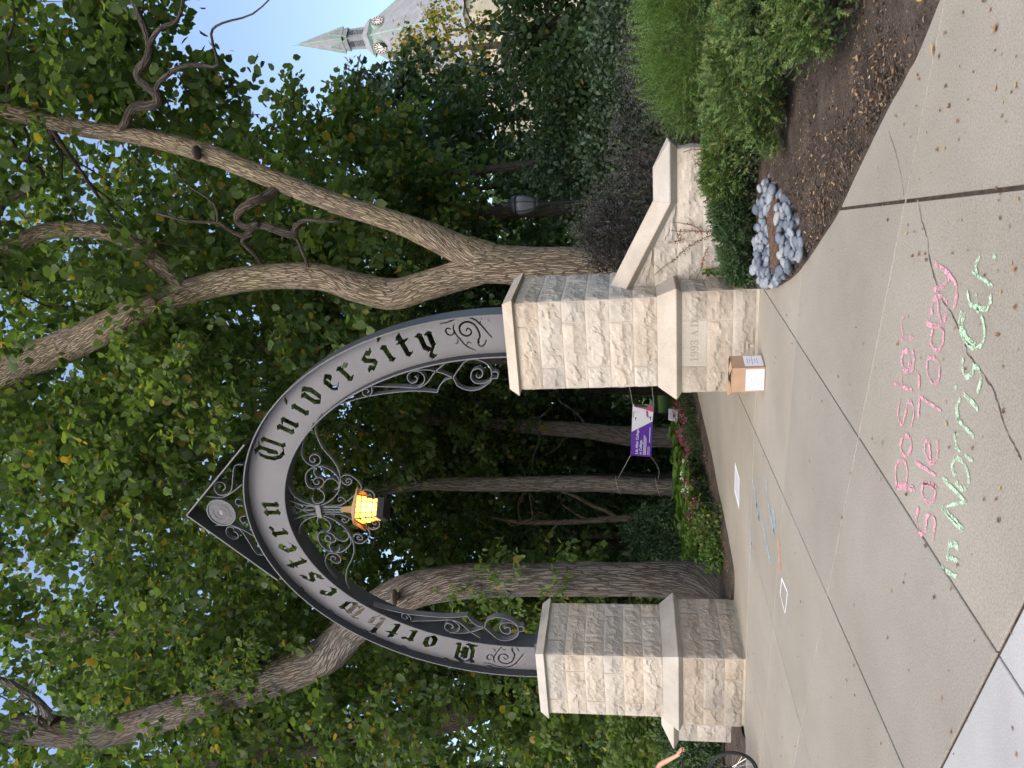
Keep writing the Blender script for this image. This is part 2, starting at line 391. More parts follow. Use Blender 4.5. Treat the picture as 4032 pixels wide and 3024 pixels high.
# ------------------------------------------------------------------ pavement of concrete slabs
pave = bpy.data.objects.new('pavement', None); COL.objects.link(pave); struct(pave); ORG[pave.name] = Vector((0, 0, 0))
sub = MB(); sub.add([(-42, -30, -.012), (30, -30, -.012), (30, -.72, -.012), (-42, -.72, -.012)], [(0, 1, 2, 3)])
sub.add([(.5, -.72, -.012), (5.35, -.72, -.012), (5.35, 30, -.012), (.5, 30, -.012)], [(0, 1, 2, 3)])
sub.build('joint_bed', M['joint'], pave)
def clip(poly, p, n):
    out = []
    for i in range(len(poly)):
        a = poly[i]; b = poly[(i + 1) % len(poly)]
        da = (a - p).dot(n); db = (b - p).dot(n)
        if da >= 0: out.append(a)
        if da * db < 0: out.append(a + (b - a) * (da / (da - db)))
    return out
V2 = lambda x, y: Vector((x, y))
LN = {'K': ((7.0, -7.40), (5.77, -7.02), .013), 'V0': ((2.83, -.7), (2.95, -4.62), .004), 'V1': ((4.60, -1.2), (5.13, -6.3), .008), 'V2': ((6.56, -1.03), (6.72, -7.2), .0075),
      'V3': ((8.09, -4.16), (8.68, -6.87), .010), 'H1': ((8.47, -5.55), (5.04, -4.67), .0035), 'H2': ((6.75, -2.94), (4.71, -2.72), .003),
      'H3': ((1.3, .9), (5.3, .88), .004), 'H4': ((1.3, 5.0), (5.3, 5.0), .004), 'H5': ((1.3, 9.5), (5.3, 9.5), .006), 'W1': ((1.1, -3.2), (1.25, -5), .004), 'W2': ((-1.4, -3), (-1.3, -5), .01),
      'W3': ((-6, -3), (-6, -5), .01), 'H6': ((2.91, -.59), (4.31, -.81), .003), 'H0': ((1.0, -.70), (5.2, -.74), .004)}
front = [V2(-42, -30), V2(30, -30), V2(30, -.735), V2(-42, -.735)]
path = [V2(.5, -.725), V2(5.35, -.725), V2(5.35, 30), V2(.5, 30)]
def cells(poly, names):
    ps = [poly]
    for nme in names:
        (x0, y0), (x1, y1), hg = LN[nme]; p = V2(x0, y0); d = (V2(x1, y1) - p).normalized(); n = V2(-d.y, d.x); nx = []
        for q in ps:
            for s in (1, -1):
                c = clip(q, p + n * (s * hg), n * s)
                if len(c) >= 3: nx.append(c)
        ps = nx
    return ps
kp, kq = V2(*LN['K'][0]), V2(*LN['K'][1]); kn = V2(-(kq - kp).y, (kq - kp).x).normalized()
if kn.y > 0: kn = -kn
random.seed(3)
allc = []
for q in cells(front, ['K']):
    cen = sum(q, V2(0, 0)) / len(q)
    if (cen - kp).dot(kn) > 0: allc += [(c, 'kerb_concrete') for c in cells(q, ['V2', 'W2'])]
    else: allc += [(c, 'concrete') for c in cells(q, ['V0', 'V1', 'V2', 'V3', 'H1', 'H2', 'W1', 'W2', 'W3'])]
allc += [(c, 'concrete') for c in cells(path, ['V1', 'H3', 'H4', 'H5'])]
for c, mt in allc:
    ar = sum(c[i].x * c[(i + 1) % len(c)].y - c[(i + 1) % len(c)].x * c[i].y for i in range(len(c))) / 2
    if abs(ar) < .02: continue
    if ar < 0: c = c[::-1]
    dz = random.uniform(-.0015, .0015); n = len(c); e = .006
    cen = sum(c, V2(0, 0)) / n
    V = [(p.x, p.y, -.05) for p in c] + [(p.x, p.y, dz - .005) for p in c]
    ins = []
    for i in range(n):                                  # worn arris: a small chamfer along the joint
        a = (c[i] - c[i - 1]).normalized(); b = (c[(i + 1) % n] - c[i]).normalized()
        na = V2(-a.y, a.x); nb = V2(-b.y, b.x); w = (na + nb); w = w / max(.3, w.length_squared) * 2
        q = c[i] + w * e * .5; ins.append((q.x, q.y, dz))
    V += ins
    F = [tuple(2 * n + i for i in range(n))] + [(i, (i + 1) % n, n + (i + 1) % n, n + i) for i in range(n)] + [(n + i, n + (i + 1) % n, 2 * n + (i + 1) % n, 2 * n + i) for i in range(n)]
    MB().add(V, F).build('slab', M[mt], pave)
def ribbon(mb, pts, w, z, jit=0):
    pts = [Vector((p[0], p[1])) for p in pts]; m = len(pts); V = []
    for i in range(m):
        t = (pts[min(i + 1, m - 1)] - pts[max(i - 1, 0)]).normalized(); nn = V2(-t.y, t.x); ww = w * (1 + random.uniform(-jit, jit)) / 2
        V += [(pts[i].x + nn.x * ww, pts[i].y + nn.y * ww, z), (pts[i].x - nn.x * ww, pts[i].y - nn.y * ww, z)]
    mb.add(V, [(2 * i, 2 * i + 1, 2 * i + 3, 2 * i + 2) for i in range(m - 1)])
sand = MB()
for nme, ext in (('H1', (-4, 3)), ('H2', (-3, 2)), ('H3', (0, 0)), ('H4', (0, 0))):
    (x0, y0), (x1, y1), hg = LN[nme]; p = V2(x0, y0); q = V2(x1, y1); d = (q - p).normalized()
    ribbon(sand, [p - d * 3, q + d * 5] if ext[0] else [p, q], .02, -.004)
sand.build('sand_joint', M['sand'], pave)
# saw cut dust along the scored lines lies a little proud of the slabs
ck = [zc(*p) for p in [(780, 0), (800, 90), (830, 190), (880, 270), (940, 390), (965, 470), (1040, 570), (1090, 650), (1120, 760), (1150, 840), (1190, 915), (1215, 970)]]
ck2 = [zb(*p) for p in [(1405, 660), (1430, 735), (1455, 820), (1470, 900), (1485, 1000)]]
ck3 = [zb(*p) for p in [(1555, 1020), (1570, 1110), (1600, 1200), (1607, 1300), (1640, 1420)]]
for cpts, w in ((ck, .0065), (ck2, .004), (ck3, .0045)):
    cm = MB(); P = [gr(*p) for p in cpts]; Q = []
    for i in range(len(P) - 1):
        for k in range(5):
            a = P[i].lerp(P[i + 1], k / 5); Q.append((a.x + random.uniform(-.006, .006), a.y + random.uniform(-.006, .006)))
    ribbon(cm, Q, w, .0025, .6); cm.build('crack', M['crack'], pave)

# ------------------------------------------------------------------ planting beds
def bed(name, edge, inward, depth, label, h=.07, seed=0, rows=None):
    E_ = [np.array(p) for p in crom(edge, 8)]
    rows = rows or [0, .015, .05, .1, .16, .24, .34, .46, .6, .8, 1.05, 1.35, 1.7, 2.1, 2.6, 3.2, 4, 5, 6.5, 8.5, 11]
    rows = [r for r in rows if r <= depth]
    n = len(E_); V = []; iv = np.array(inward)
    for j, r in enumerate(rows):
        for i, p in enumerate(E_):
            q = p + iv * r
            hh = 0.012 + h * (1 - math.exp(-r / .25)) + (0 if r < .04 else .03 * noise.noise((q[0] * 2.3, q[1] * 2.3, seed)) + .016 * noise.noise((q[0] * 9, q[1] * 9, seed)))
            V.append((q[0], q[1], hh if r > .01 else -.02))
    F = [(j * n + i, j * n + i + 1, (j + 1) * n + i + 1, (j + 1) * n + i) for j in range(len(rows) - 1) for i in range(n - 1)]
    me = np_mesh(name, V, F, True); o = link(name, me, M['mulch']); struct(o); o['label'] = label
    import bmesh
    bm = bmesh.new(); bm.from_mesh(me); bmesh.ops.recalc_face_normals(bm, faces=bm.faces)
    if sum(f.normal.z for f in bm.faces) < 0: bmesh.ops.reverse_faces(bm, faces=bm.faces)
    bm.to_mesh(me); bm.free(); return o
EDGE_R = [(13.5, -9.2), (11.5, -7.55), (9.41, -5.74), (9.05, -5.36), (8.84, -5.07), (8.41, -4.55), (8.04, -4.12), (7.79, -3.74), (7.47, -3.24), (7.13, -2.61), (6.73, -1.6), (6.50, -.82), (6.46, -.5), (6.47, 1.0)]
bed('mulch_bed', EDGE_R, (.8, .6), 9, 'dark mulch bed beside the curved pavement edge')
bed('mulch_bed', [(.62, .70), (1.12, .66), (1.27, .9), (1.36, 2.0), (1.36, 3.3), (1.44, 4.5), (1.36, 6.5), (1.30, 8.0), (1.2, 11)], (-1, .05), 11, 'mulch bed under the flowers beyond the gate', .08, 4)
bed('mulch_bed', [(-.66, -.94), (-1.13, -1.06), (-3, -1.3), (-9, -1.9), (-20, -3)], (-.03, 1), 4, 'mulch strip beside the wing wall at the bicycle', .05, 8)

# ------------------------------------------------------------------ masonry
def rock_quad(V, F, c00, c10, c11, c01, nrm, seed, cell=.026, amp=1.0, flat=False):
    """rock-faced face of one stone: corners in order along the bottom and back along the top"""
    a = (c10 - c00).length; h = (c01 - c00).length; nu = max(2, int(a / cell)); nv = max(2, int(h / cell)); b0 = len(V)
    lw = .42 + .2 * noise.noise((seed * 3.1, 1.7, 0))
    for j in range(nv + 1):
        for i in range(nu + 1):
            u, v = i / nu, j / nv
            p = (c00 * (1 - u) + c10 * u) * (1 - v) + (c01 * (1 - u) + c11 * u) * v
            d = 0.0
            if not flat and 0 < i < nu and 0 < j < nv:
                s, q = u * a, v * h
                mk = min(1, min(s, a - s) / .05) * min(1, min(q, h - q) / .035)
                mk = mk ** .5
                led = lw + .22 * noise.noise((s * 4.2, seed, 3.3)) + .10 * noise.noise((s * 13, seed, 9.1))
                big = noise.noise((s * 3.0, q * 4.0, seed * 1.37)) * .5 + .5
                if v > led: rel = .034 - .016 * (v - led) / max(.1, 1 - led)
                else: rel = .034 * max(0, (v / led)) ** 1.6 * .55 + .004 + .012 * abs(noise.noise((s * 8, q * 8, seed + 5)))
                rel += .014 * (big - .5) + .009 * noise.noise((s * 16, q * 16, seed + 2.2)) + .010 * (noise.cell((s * 7 + 1.3 * noise.noise((s * 6, q * 6, seed)), q * 9 + 1.3 * noise.noise((s * 5, q * 7, seed + 8)), seed)) - .5)
                d = mk * rel * amp * .82
            V.append(p + nrm * d)
    w = nu + 1
    for j in range(nv):
        for i in range(nu):
            F.append((b0 + j * w + i, b0 + j * w + i + 1, b0 + (j + 1) * w + i + 1, b0 + (j + 1) * w + i))
def block(parent, x0, x1, y0, y1, z0, z1, faces, seed, name='stone_block', flat=(), mat='rock_face'):
    g = .004; V = []; F = []
    X0, X1, Y0, Y1, Z0, Z1 = x0 + g, x1 - g, y0 + g, y1 - g, z0 + g, z1 - g
    if 'f' in faces: Y0 = y0
    if 'b' in faces: Y1 = y1
    if 'r' in faces: X1 = x1
    if 'l' in faces: X0 = x0
    if 'F' in flat: pass
    P = lambda x, y, z: Vector((x, y, z))
    S = {'f': (P(X0, Y0, Z0), P(X1, Y0, Z0), P(X1, Y0, Z1), P(X0, Y0, Z1), Vector((0, -1, 0))),
         'r': (P(X1, Y0, Z0), P(X1, Y1, Z0), P(X1, Y1, Z1), P(X1, Y0, Z1), Vector((1, 0, 0))),
         'b': (P(X1, Y1, Z0), P(X0, Y1, Z0), P(X0, Y1, Z1), P(X1, Y1, Z1), Vector((0, 1, 0))),
         'l': (P(X0, Y1, Z0), P(X0, Y0, Z0), P(X0, Y0, Z1), P(X0, Y1, Z1), Vector((-1, 0, 0)))}
    for k, q in S.items():
        if k in faces: rock_quad(V, F, *q, seed + ord(k), flat=(k in flat))
        else:
            b = len(V); V += list(q[:4]); F.append((b, b + 1, b + 2, b + 3))
    b = len(V); V += [P(X0, Y0, Z0), P(X1, Y0, Z0), P(X1, Y1, Z0), P(X0, Y1, Z0), P(X0, Y0, Z1), P(X1, Y0, Z1), P(X1, Y1, Z1), P(X0, Y1, Z1)]
    F += [(b + 3, b + 2, b + 1, b), (b + 4, b + 5, b + 6, b + 7)]
    o0 = org(parent); me = np_mesh(name, [v - o0 for v in V], F); me.materials.append(M[mat])
    o = bpy.data.objects.new(name, me); COL.objects.link(o); o.parent = parent; return o
SH, WT, BS, CB, CK, KD = .6104, .7509, .6827, .6748, .602, 1.03
ZSB, ZST, ZW, ZBT, ZC, ZK = 1.2345, 3.0668, 1.010, .9278, 3.0848, 3.221
PX_R = 5.793
def pillar(cx, label, fj, sj, bf, bsd, engraved):
    t = thing('stone_pillar', label, 'pillar', (cx, 0, 0), 'stone pillars of the gate'); t['kind'] = 'thing'
    c = Vector((cx, 0, 0))
    MB().box((cx - SH + .005, -SH * KD + .005, .03), (cx + SH - .005, SH * KD - .005, ZST)).build('mortar', M['mortar'], t)
    MB().box((cx - BS + .005, -BS * KD + .005, -.03), (cx + BS - .005, BS * KD - .005, ZBT)).build('mortar', M['mortar'], t)
    def course(h, z0, z1, fr, sr, seed, mid=None):
        d = h * KD; xj = cx + h - fr * 2 * h if fr else None; yj = -d + sr * 2 * d if sr else 0.0
        xs = [cx - h] + ([xj] if xj is not None else []) + [cx + h]
        if mid: xs = [cx - h, cx + h - mid[1] * 2 * h, cx + h - mid[0] * 2 * h, cx + h]
        for i in range(len(xs) - 1):
            fc = 'f'; yend = yj if i == len(xs) - 2 else (-d * .4 if 0 < i else .1)
            if i == 0: fc += 'l'
            if i == len(xs) - 2: fc += 'r'
            fl = 'f' if (mid and i == 1) else ''
            block(t, xs[i], xs[i + 1], -d, yend, z0, z1, fc, seed + i * 7.7, flat=fl, mat='cut_stone' if fl else ('rock_base' if h > .65 else 'rock_face'))
        xb = cx - h + .55 * h
        block(t, xb, cx + h, yj, d, z0, z1, 'rb', seed + 31, mat='rock_base' if h > .65 else 'rock_face')
        block(t, cx - h, xb, .1, d, z0, z1, 'lb', seed + 47, mat='rock_base' if h > .65 else 'rock_face')
    hs = (ZST - ZSB) / 6
    for k in range(6):
        z1 = ZST - k * hs; course(SH, z1 - hs, z1, fj[k], sj[k], cx * 10 + k * 3.3)
    zb_ = [ZBT, .6176, .3035, .028]
    for k in range(3):
        course(BS, zb_[k + 1], zb_[k], bf[k], bsd[k], cx * 13 + 100 + k * 5.1, (.28, .73) if (engraved and k == 0) else None)
    MB().sq([(SH - .01, ZBT - .02), (BS - .004, ZBT + .001), (BS + .006, ZBT + .012), (WT, ZW - .012), (WT, ZW), (SH + .012, ZSB), (SH - .02, ZSB + .001)], c, KD).build('water_table', M['cut_stone'], t, bevel=.006)
    MB().sq([(SH - .01, ZST - .002), (SH + .004, ZST), (CB - .004, ZC - .004), (CB, ZC), (CK, ZK), (CK - .02, ZK + .004)], c, KD).build('cap_stone', M['cut_stone'], t, bevel=.006)
    return t
pl = pillar(0, 'pale limestone gate pillar with bare foot, beside the bicycle', [.76, .27, .77, .29, .78, None], [.27, .75, .25, .75, .25, .75], [None, .74, .30], [.74, .29, .73], False)
pr = pillar(PX_R, 'pale limestone gate pillar engraved 1993 A.D. with a carton at its foot', [.27, .75, .245, .755, .25, .76], [.72, .3, .7, .28, .72, .3], [None, .285, None], [.3, .72, .28], True)
def text_mesh(body, size, mat, parent, name, M4, extrude=0.0, align='LEFT', spacing=1.0):
    cu = bpy.data.curves.new(name, 'FONT'); cu.body = body; cu.size = size; cu.align_x = align; cu.space_character = spacing; cu.extrude = extrude; cu.resolution_u = 3
    o = bpy.data.objects.new(name, cu); COL.objects.link(o)
    dg = bpy.context.evaluated_depsgraph_get(); dg.update()
    me = bpy.data.meshes.new_from_object(o.evaluated_get(dg)); bpy.data.objects.remove(o); bpy.data.curves.remove(cu)
    me.transform(Matrix.Translation(-org(parent)) @ M4); me.materials.clear(); me.materials.append(mat)
    q = bpy.data.objects.new(name, me); COL.objects.link(q); q.parent = parent; return q
def serif(s):
    return ''.join(chr(0x1D7CE + ord(c) - 48) if c.isdigit() else chr(0x1D400 + ord(c) - 65) if c.isupper() else c for c in s)
face = Matrix(((1, 0, 0, 0), (0, 0, -1, 0), (0, 1, 0, 0), (0, 0, 0, 1)))      # text in XY stood up to face -Y
text_mesh(serif('1993 A.D.'), .14, M['engraving'], pr, 'engraving', Matrix.Translation((5.53, -BS * KD - .0025, .725)) @ face, 0.0, 'LEFT', 1.0)

def wing(x_in, sgn, yc, label, x_flat, x_rend, x_end, seed):
    """low wall that slopes down from a pillar to a level end; sgn = direction away from the pillar"""
    t = thing('wing_wall', label, 'wall', (x_in, yc, 0), 'wing walls of the gate'); t['kind'] = 'thing'
    hw = .16; yf, yb = yc - hw, yc + hw
    xe = x_end - sgn * .10
    zs = lambda x: 1.55 - (x - x_in) / (x_flat - x_in) * .60 if (x - x_in) * sgn < (x_flat - x_in) * sgn else .95
    core = [(x_in, 0), (xe - sgn * .012, 0), (xe - sgn * .012, .94), (x_flat, .94), (x_in, 1.54)]
    n = len(core); V = [(x, yf + .005, z) for x, z in core] + [(x, yb - .005, z) for x, z in core]
    MB().add(V, [tuple(range(n)), tuple(range(2 * n - 1, n - 1, -1))] + [(i, (i + 1) % n, n + (i + 1) % n, n + i) for i in range(n)]).build('mortar', M['mortar'], t)
    def quadblock(xa, xb, za, zb2, zc2, end=False, sd=0):
        g = .004; V = []; F = []
        a, b = (xa + g, xb - g) if xa < xb else (xb + g, xa - g)
        zl, zr = (zb2, zc2) if xa < xb else (zc2, zb2)
        P = lambda x, y, z: Vector((x, y, z))
        rock_quad(V, F, P(a, yf, za + g), P(b, yf, za + g), P(b, yf, zr - g), P(a, yf, zl - g), Vector((0, -1, 0)), sd, amp=.9)
        rock_quad(V, F, P(b, yb, za + g), P(a, yb, za + g), P(a, yb, zl - g), P(b, yb, zr - g), Vector((0, 1, 0)), sd + 9, cell=.08)
        q = [P(a, yf, za + g), P(a, yb, za + g), P(a, yb, zl - g), P(a, yf, zl - g)]; r = [P(b, yb, za + g), P(b, yf, za + g), P(b, yf, zr - g), P(b, yb, zr - g)]
        if end:
            if sgn > 0: rock_quad(V, F, P(b, yf, za + g), P(b, yb, za + g), P(b, yb, zr - g), P(b, yf, zr - g), Vector((1, 0, 0)), sd + 4)
            else: rock_quad(V, F, P(a, yb, za + g), P(a, yf, za + g), P(a, yf, zl - g), P(a, yb, zl - g), Vector((-1, 0, 0)), sd + 4)
        for w in (q, r):
            k = len(V); V += w; F.append((k, k + 1, k + 2, k + 3))
        k = len(V); V += [P(a, yf, zl - g), P(b, yf, zr - g), P(b, yb, zr - g), P(a, yb, zl - g)]; F.append((k, k + 1, k + 2, k + 3))
        o0 = org(t); me = np_mesh('stone_block', [v - o0 for v in V], F); me.materials.append(M['rock_face'])
        o = bpy.data.objects.new('stone_block', me); COL.objects.link(o); o.parent = t
    for k, (z0, z1) in enumerate(((.0, .315), (.315, .63), (.63, .95))):
        fr = (.42, .62, .35)[k]; xm = x_in + (xe - x_in) * fr
        quadblock(x_in, xm, z0, z1, z1, False, seed + k); quadblock(xm, xe, z0, z1, z1, True, seed + 20 + k)
    for k, (z0, z1) in enumerate(((.95, 1.25), (1.25, 1.55))):
        xi = lambda z: x_in + (x_flat - x_in) * (1.55 - z) / .60
        quadblock(x_in, xi(z0) - sgn * .01, z0, min(z1, zs(x_in)), z0 + .02, False, seed + 40 + k) if k else (quadblock(x_in, xi(z1), z0, z1, z1, False, seed + 50), quadblock(xi(z1), xi(z0) - sgn * .02, z0, z1, z0 + .02, False, seed + 60))
    # coping: section (y offset, z offset) swept along slope, level run and hipped end
    def cop(xa, za, xb, zb2, hip, name='coping'):
        sec = [(-hw + .01, -.02), (-.25, .08), (-.25, .095), (-.03, .285), (.03, .285), (.25, .095), (.25, .08), (hw - .01, -.02)]
        V = [(xa, yc + y, za + z) for y, z in sec]; m = len(sec)
        for y, z in sec:
            xo = 0 if not hip else (sgn * (.33 if z < .2 and z > 0 else (.0 if z > .2 else .23)))
            V.append((xb + xo, yc + y, zb2 + z))
        F = [(i, (i + 1) % m, m + (i + 1) % m, m + i) for i in range(m)] + [tuple(range(m)), tuple(range(2 * m - 1, m - 1, -1))]
        if hip: F[-1] = (m + 0, m + 1, m + 6, m + 7); F += [(m + 1, m + 2, m + 5, m + 6), (m + 2, m + 3, m + 4, m + 5)]
        MB().add(V, F).build(name, M['cut_stone'], t)
    cop(x_in - sgn * .03, 1.566, x_flat - sgn * .001, .953, False)
    cop(x_flat + sgn * .001, .953, x_rend, .953, True)
    return t
wing(PX_R + BS - .09, 1, 0.0, 'low sloping limestone wall with coping, behind the yew shrubs and red vine', 7.50, 7.91, 8.24, 300)
wing(-BS + .09, -1, .38, 'short end of a low limestone wall behind the bicycle wheel', -1.45, -1.80, -2.13, 400)
# ------------------------------------------------------------------ steel arch with cut-out lettering
AX, AZ = 2.905, 3.45
OA, OB, IA, IB = 3.205, 4.35, 2.58, 3.67
ZF = ZK + .07
arch = thing('steel_arch', 'grey steel arch with cut-out blackletter name spanning the two stone pillars', 'arch', (AX, 0, ZK))
NA = 2400
th = np.linspace(0, math.pi, NA)
legn = 30
# mid curve from the west foot over the crown to the east foot; parameter q in [-leg, 0..pi, +leg]
def edge_curve(a, b):
    x = AX - a * np.cos(th); z = AZ + b * np.sin(th)
    lx = np.full(legn, AX - a); lz = np.linspace(ZF, AZ, legn, endpoint=False)
    return np.r_[lx, x, lx * 0 + AX + a], np.r_[lz, z, lz[::-1]]
ox, oz = edge_curve(OA - .012, OB - .012); ix, iz = edge_curve(IA + .012, IB + .012)
mxc, mzc = (ox + ix) / 2, (oz + iz) / 2
ss = np.r_[0, np.cumsum(np.hypot(np.diff(mxc), np.diff(mzc)))]
STEP = .0105
S_ = np.arange(0, ss[-1], STEP); nS = len(S_)
oxs, ozs, ixs, izs = (np.interp(S_, ss, a) for a in (ox, oz, ix, iz))
Wd = np.hypot(oxs - ixs, ozs - izs); nR = 62
Rr = np.linspace(0, 1, nR)
SS, RR = np.meshgrid(S_, Rr, indexing='ij'); LY = RR * Wd[:, None]         # local metres from the inner edge
sdf = np.full(SS.shape, 9.0)
def s_of(X, Y):
    p = py(X, Y, 0.0); d = (mxc - p.x) ** 2 + (mzc - p.z) ** 2; return ss[int(np.argmin(d))]
def seg_poly(poly, pad):
    """signed distance to a convex polygon (counter-clockwise), min-combined into sdf"""
    global sdf
    P = np.array(poly); c = P.mean(0); P = P[np.argsort(np.arctan2(P[:, 1] - c[1], P[:, 0] - c[0]))]
    lo = P.min(0) - .06; hi = P.max(0) + .06
    i0, i1 = np.searchsorted(S_, [lo[0], hi[0]])
    if i1 <= i0: return
    px_, py_ = SS[i0:i1], LY[i0:i1]; d = np.full(px_.shape, -9.0)
    for k in range(len(P)):
        a = P[k]; b = P[(k + 1) % len(P)]; e = b - a; L = np.hypot(*e)
        if L < 1e-6: continue
        d = np.maximum(d, ((px_ - a[0]) * e[1] - (py_ - a[1]) * e[0]) / L)
    sdf[i0:i1] = np.minimum(sdf[i0:i1], d - pad)
def capsule(a, b, ra, rb):
    global sdf
    lo = min(a[0], b[0]) - .1; hi = max(a[0], b[0]) + .1; i0, i1 = np.searchsorted(S_, [lo, hi])
    if i1 <= i0: return
    ux, uy = b[0] - a[0], b[1] - a[1]; L2 = ux * ux + uy * uy + 1e-12
    t = np.clip(((SS[i0:i1] - a[0]) * ux + (LY[i0:i1] - a[1]) * uy) / L2, 0, 1)
    d = np.hypot(SS[i0:i1] - a[0] - t * ux, LY[i0:i1] - a[1] - t * uy) - (ra + (rb - ra) * t)
    sdf[i0:i1] = np.minimum(sdf[i0:i1], d)
# broad-nib strokes, unit = x-height; a stroke is a polyline with the nib held at 40 degrees, 'h' marks a hairline
NIB = (math.cos(math.radians(38)), math.sin(math.radians(38)))
def stm(x, a=.86, b=.14): return [(x, a), (x, b)]
def hd(x, y): return [(x - .10, y + .05), (x + .08, y - .05)]
GL = {
 'n': (.95, [stm(.2), hd(.18, .88), hd(.24, .12), stm(.72), hd(.70, .90), hd(.77, .12), [(.28, .74), (.66, .93)]]),
 'o': (.85, [stm(.18, .74, .26), stm(.66, .74, .26), [(.18, .76), (.42, .97)], [(.42, .97), (.66, .74)], [(.18, .26), (.42, .04)], [(.42, .04), (.66, .26)]]),
 'r': (.75, [stm(.2), hd(.18, .88), hd(.24, .12), [(.28, .76), (.52, .95)], [(.50, .95), (.62, .82)], [(.24, .1), (.44, .16)]]),
 't': (.65, [[(.24, 1.22), (.24, .16)], [(.06, .86), (.54, .86)], [(.24, .16), (.36, .06)], [(.36, .06), (.54, .20)], [(.14, 1.05), (.26, 1.26)]]),
 'h': (.95, [[(.2, 1.38), (.2, .14)], hd(.18, 1.42), hd(.24, .12), [(.28, .74), (.62, .93)], [(.70, .84), (.72, .3)], [(.72, .3), (.58, -.14)], [(.58, -.14), (.46, -.24)]]),
 'w': (1.35, [[(.16, 1.02), (.18, .22)], hd(.12, 1.02), [(.18, .22), (.38, .04)], [(.38, .04), (.62, .26)], [(.62, .9), (.62, .22)], hd(.6, .92), [(.62, .22), (.84, .04)], [(.84, .04), (1.1, .26)], [(1.1, .84), (1.1, .24)], hd(1.06, .92)]),
 'e': (.75, [stm(.2, .74, .24), [(.2, .76), (.42, .97)], [(.42, .97), (.60, .80)], [(.60, .80), (.56, .66)], [(.56, .66), (.26, .46)], [(.2, .24), (.40, .05)], [(.40, .05), (.62, .22)]]),
 's': (.80, [[(.22, .82), (.22, .60)], [(.22, .60), (.60, .40)], [(.60, .40), (.60, .20)], [(.22, .80), (.46, .97)], [(.46, .97), (.68, .84)], [(.60, .20), (.38, .03)], [(.38, .03), (.12, .20)], [(.66, .86), (.74, 1.04)], [(.12, .18), (.06, .02)]]),
 'i': (.5, [stm(.22), hd(.2, .88), hd(.26, .12), [(.2, 1.30), (.32, 1.52)]]),
 'v': (.9, [stm(.2, .9, .24), hd(.16, .92), [(.2, .24), (.42, .05)], [(.42, .05), (.68, .24)], [(.68, .84), (.68, .24)], [(.68, .84), (.50, 1.14)], [(.50, 1.14), (.38, 1.18)]]),
 'y': (.9, [stm(.2, .9, .24), hd(.16, .92), [(.2, .24), (.42, .06)], [(.42, .06), (.68, .22)], [(.68, .9), (.68, .2)], hd(.66, .92), [(.62, .16), (.34, -.20)], [(.34, -.20), (.46, -.36)], [(.46, -.36), (.60, -.32)]]),
 'U': (1.5, [[(.10, 1.28), (.02, .9)], [(.02, .9), (.06, .46)], [(.06, .46), (.30, .12)], [(.30, .12), (.66, .02)], [(.66, .02), (1.02, .20)], [(1.08, 1.30), (1.08, .24)], hd(1.05, 1.36), hd(1.14, .18), [(-.12, 1.40), (.16, 1.56)], [(.16, 1.56), (.50, 1.40)], [(.50, 1.40), (.78, 1.50)], [(.52, 1.34), (.52, .40)], [(.40, .9), (.52, .34)]]),
 'N': (1.35, [[(.26, 1.34), (.06, 1.08)], [(.06, 1.08), (.06, .48)], [(.06, .48), (.24, .10)], [(.24, .10), (.48, .04)], [(-.14, .10), (.24, .10)], [(.22, 1.36), (.46, 1.52)], [(.46, 1.52), (.94, 1.22)], [(.94, 1.22), (.94, .22)], hd(1.0, .16), [(1.0, .12), (1.2, .24)], [(.44, 1.20), (.44, .36)], [(.60, 1.12), (.60, .30)], [(.44, .78), (.90, .74)], [(-.08, 1.42), (.12, 1.20)]]),
}
XH, BASE = .285, .16
def letter(ch, s0, scale=XH):
    w, strokes = GL[ch]; nw = .15 if ch not in 'NU' else .125
    for st in strokes:
        (ax, ay), (bx, by) = st
        quad = []
        for (x, y) in st:
            for q in (-1, 1): quad.append((s0 + (x - w / 2 + q * nw * NIB[0]) * scale, BASE + (y + q * nw * NIB[1] * .8) * scale))
        seg_poly(quad, .0045)
z1 = lambda x, y: (700 + .9945 * x, 1100 + .9945 * y)
WORD = [('N', 1130, 1462), ('o', 1002, 1425), ('r', 922, 1400), ('t', 858, 1380), ('h', 788, 1350), ('w', 688, 1303), ('e', 597, 1238), ('s', 522, 1185), ('t', 466, 1122), ('e', 426, 1065), ('r', 393, 995), ('n', 365, 905),
        ('U', 372, 660), ('n', 428, 572), ('i', 478, 505), ('v', 532, 455), ('e', 605, 405), ('r', 670, 360), ('s', 760, 318), ('i', 835, 290), ('t', 905, 268), ('y', 990, 248)]
for ch, x, y in WORD: letter(ch, s_of(*z1(x, y)))
# leaf scroll cut-outs at both ends (traced on the east foot, mirrored to the west)
FL = [([(1615, 237), (1680, 220), (1740, 190), (1810, 183), (1870, 205), (1920, 250), (1970, 310), (1998, 340)], .004, .011), ([(1905, 235), (1918, 205), (1945, 190), (1965, 200), (1982, 222)], .008, .004),
      ([(1803, 295), (1815, 272), (1838, 285), (1840, 312), (1808, 330), (1768, 312), (1752, 272), (1772, 237), (1815, 222), (1860, 240), (1890, 280), (1905, 330), (1890, 372), (1905, 405), (1935, 400), (1955, 360)], .005, .013),
      ([(1720, 235), (1707, 270), (1722, 312), (1760, 360), (1800, 405), (1870, 440)], .004, .010), ([(1718, 290), (1700, 320), (1668, 320), (1650, 292), (1665, 270), (1690, 277)], .004, .011),
      ([(1710, 387), (1730, 388), (1740, 365), (1722, 350)], .004, .007), ([(1842, 387), (1818, 375), (1800, 402)], .004, .007), ([(1905, 380), (1880, 352), (1862, 350)], .009, .003)]
smax = ss[-1]
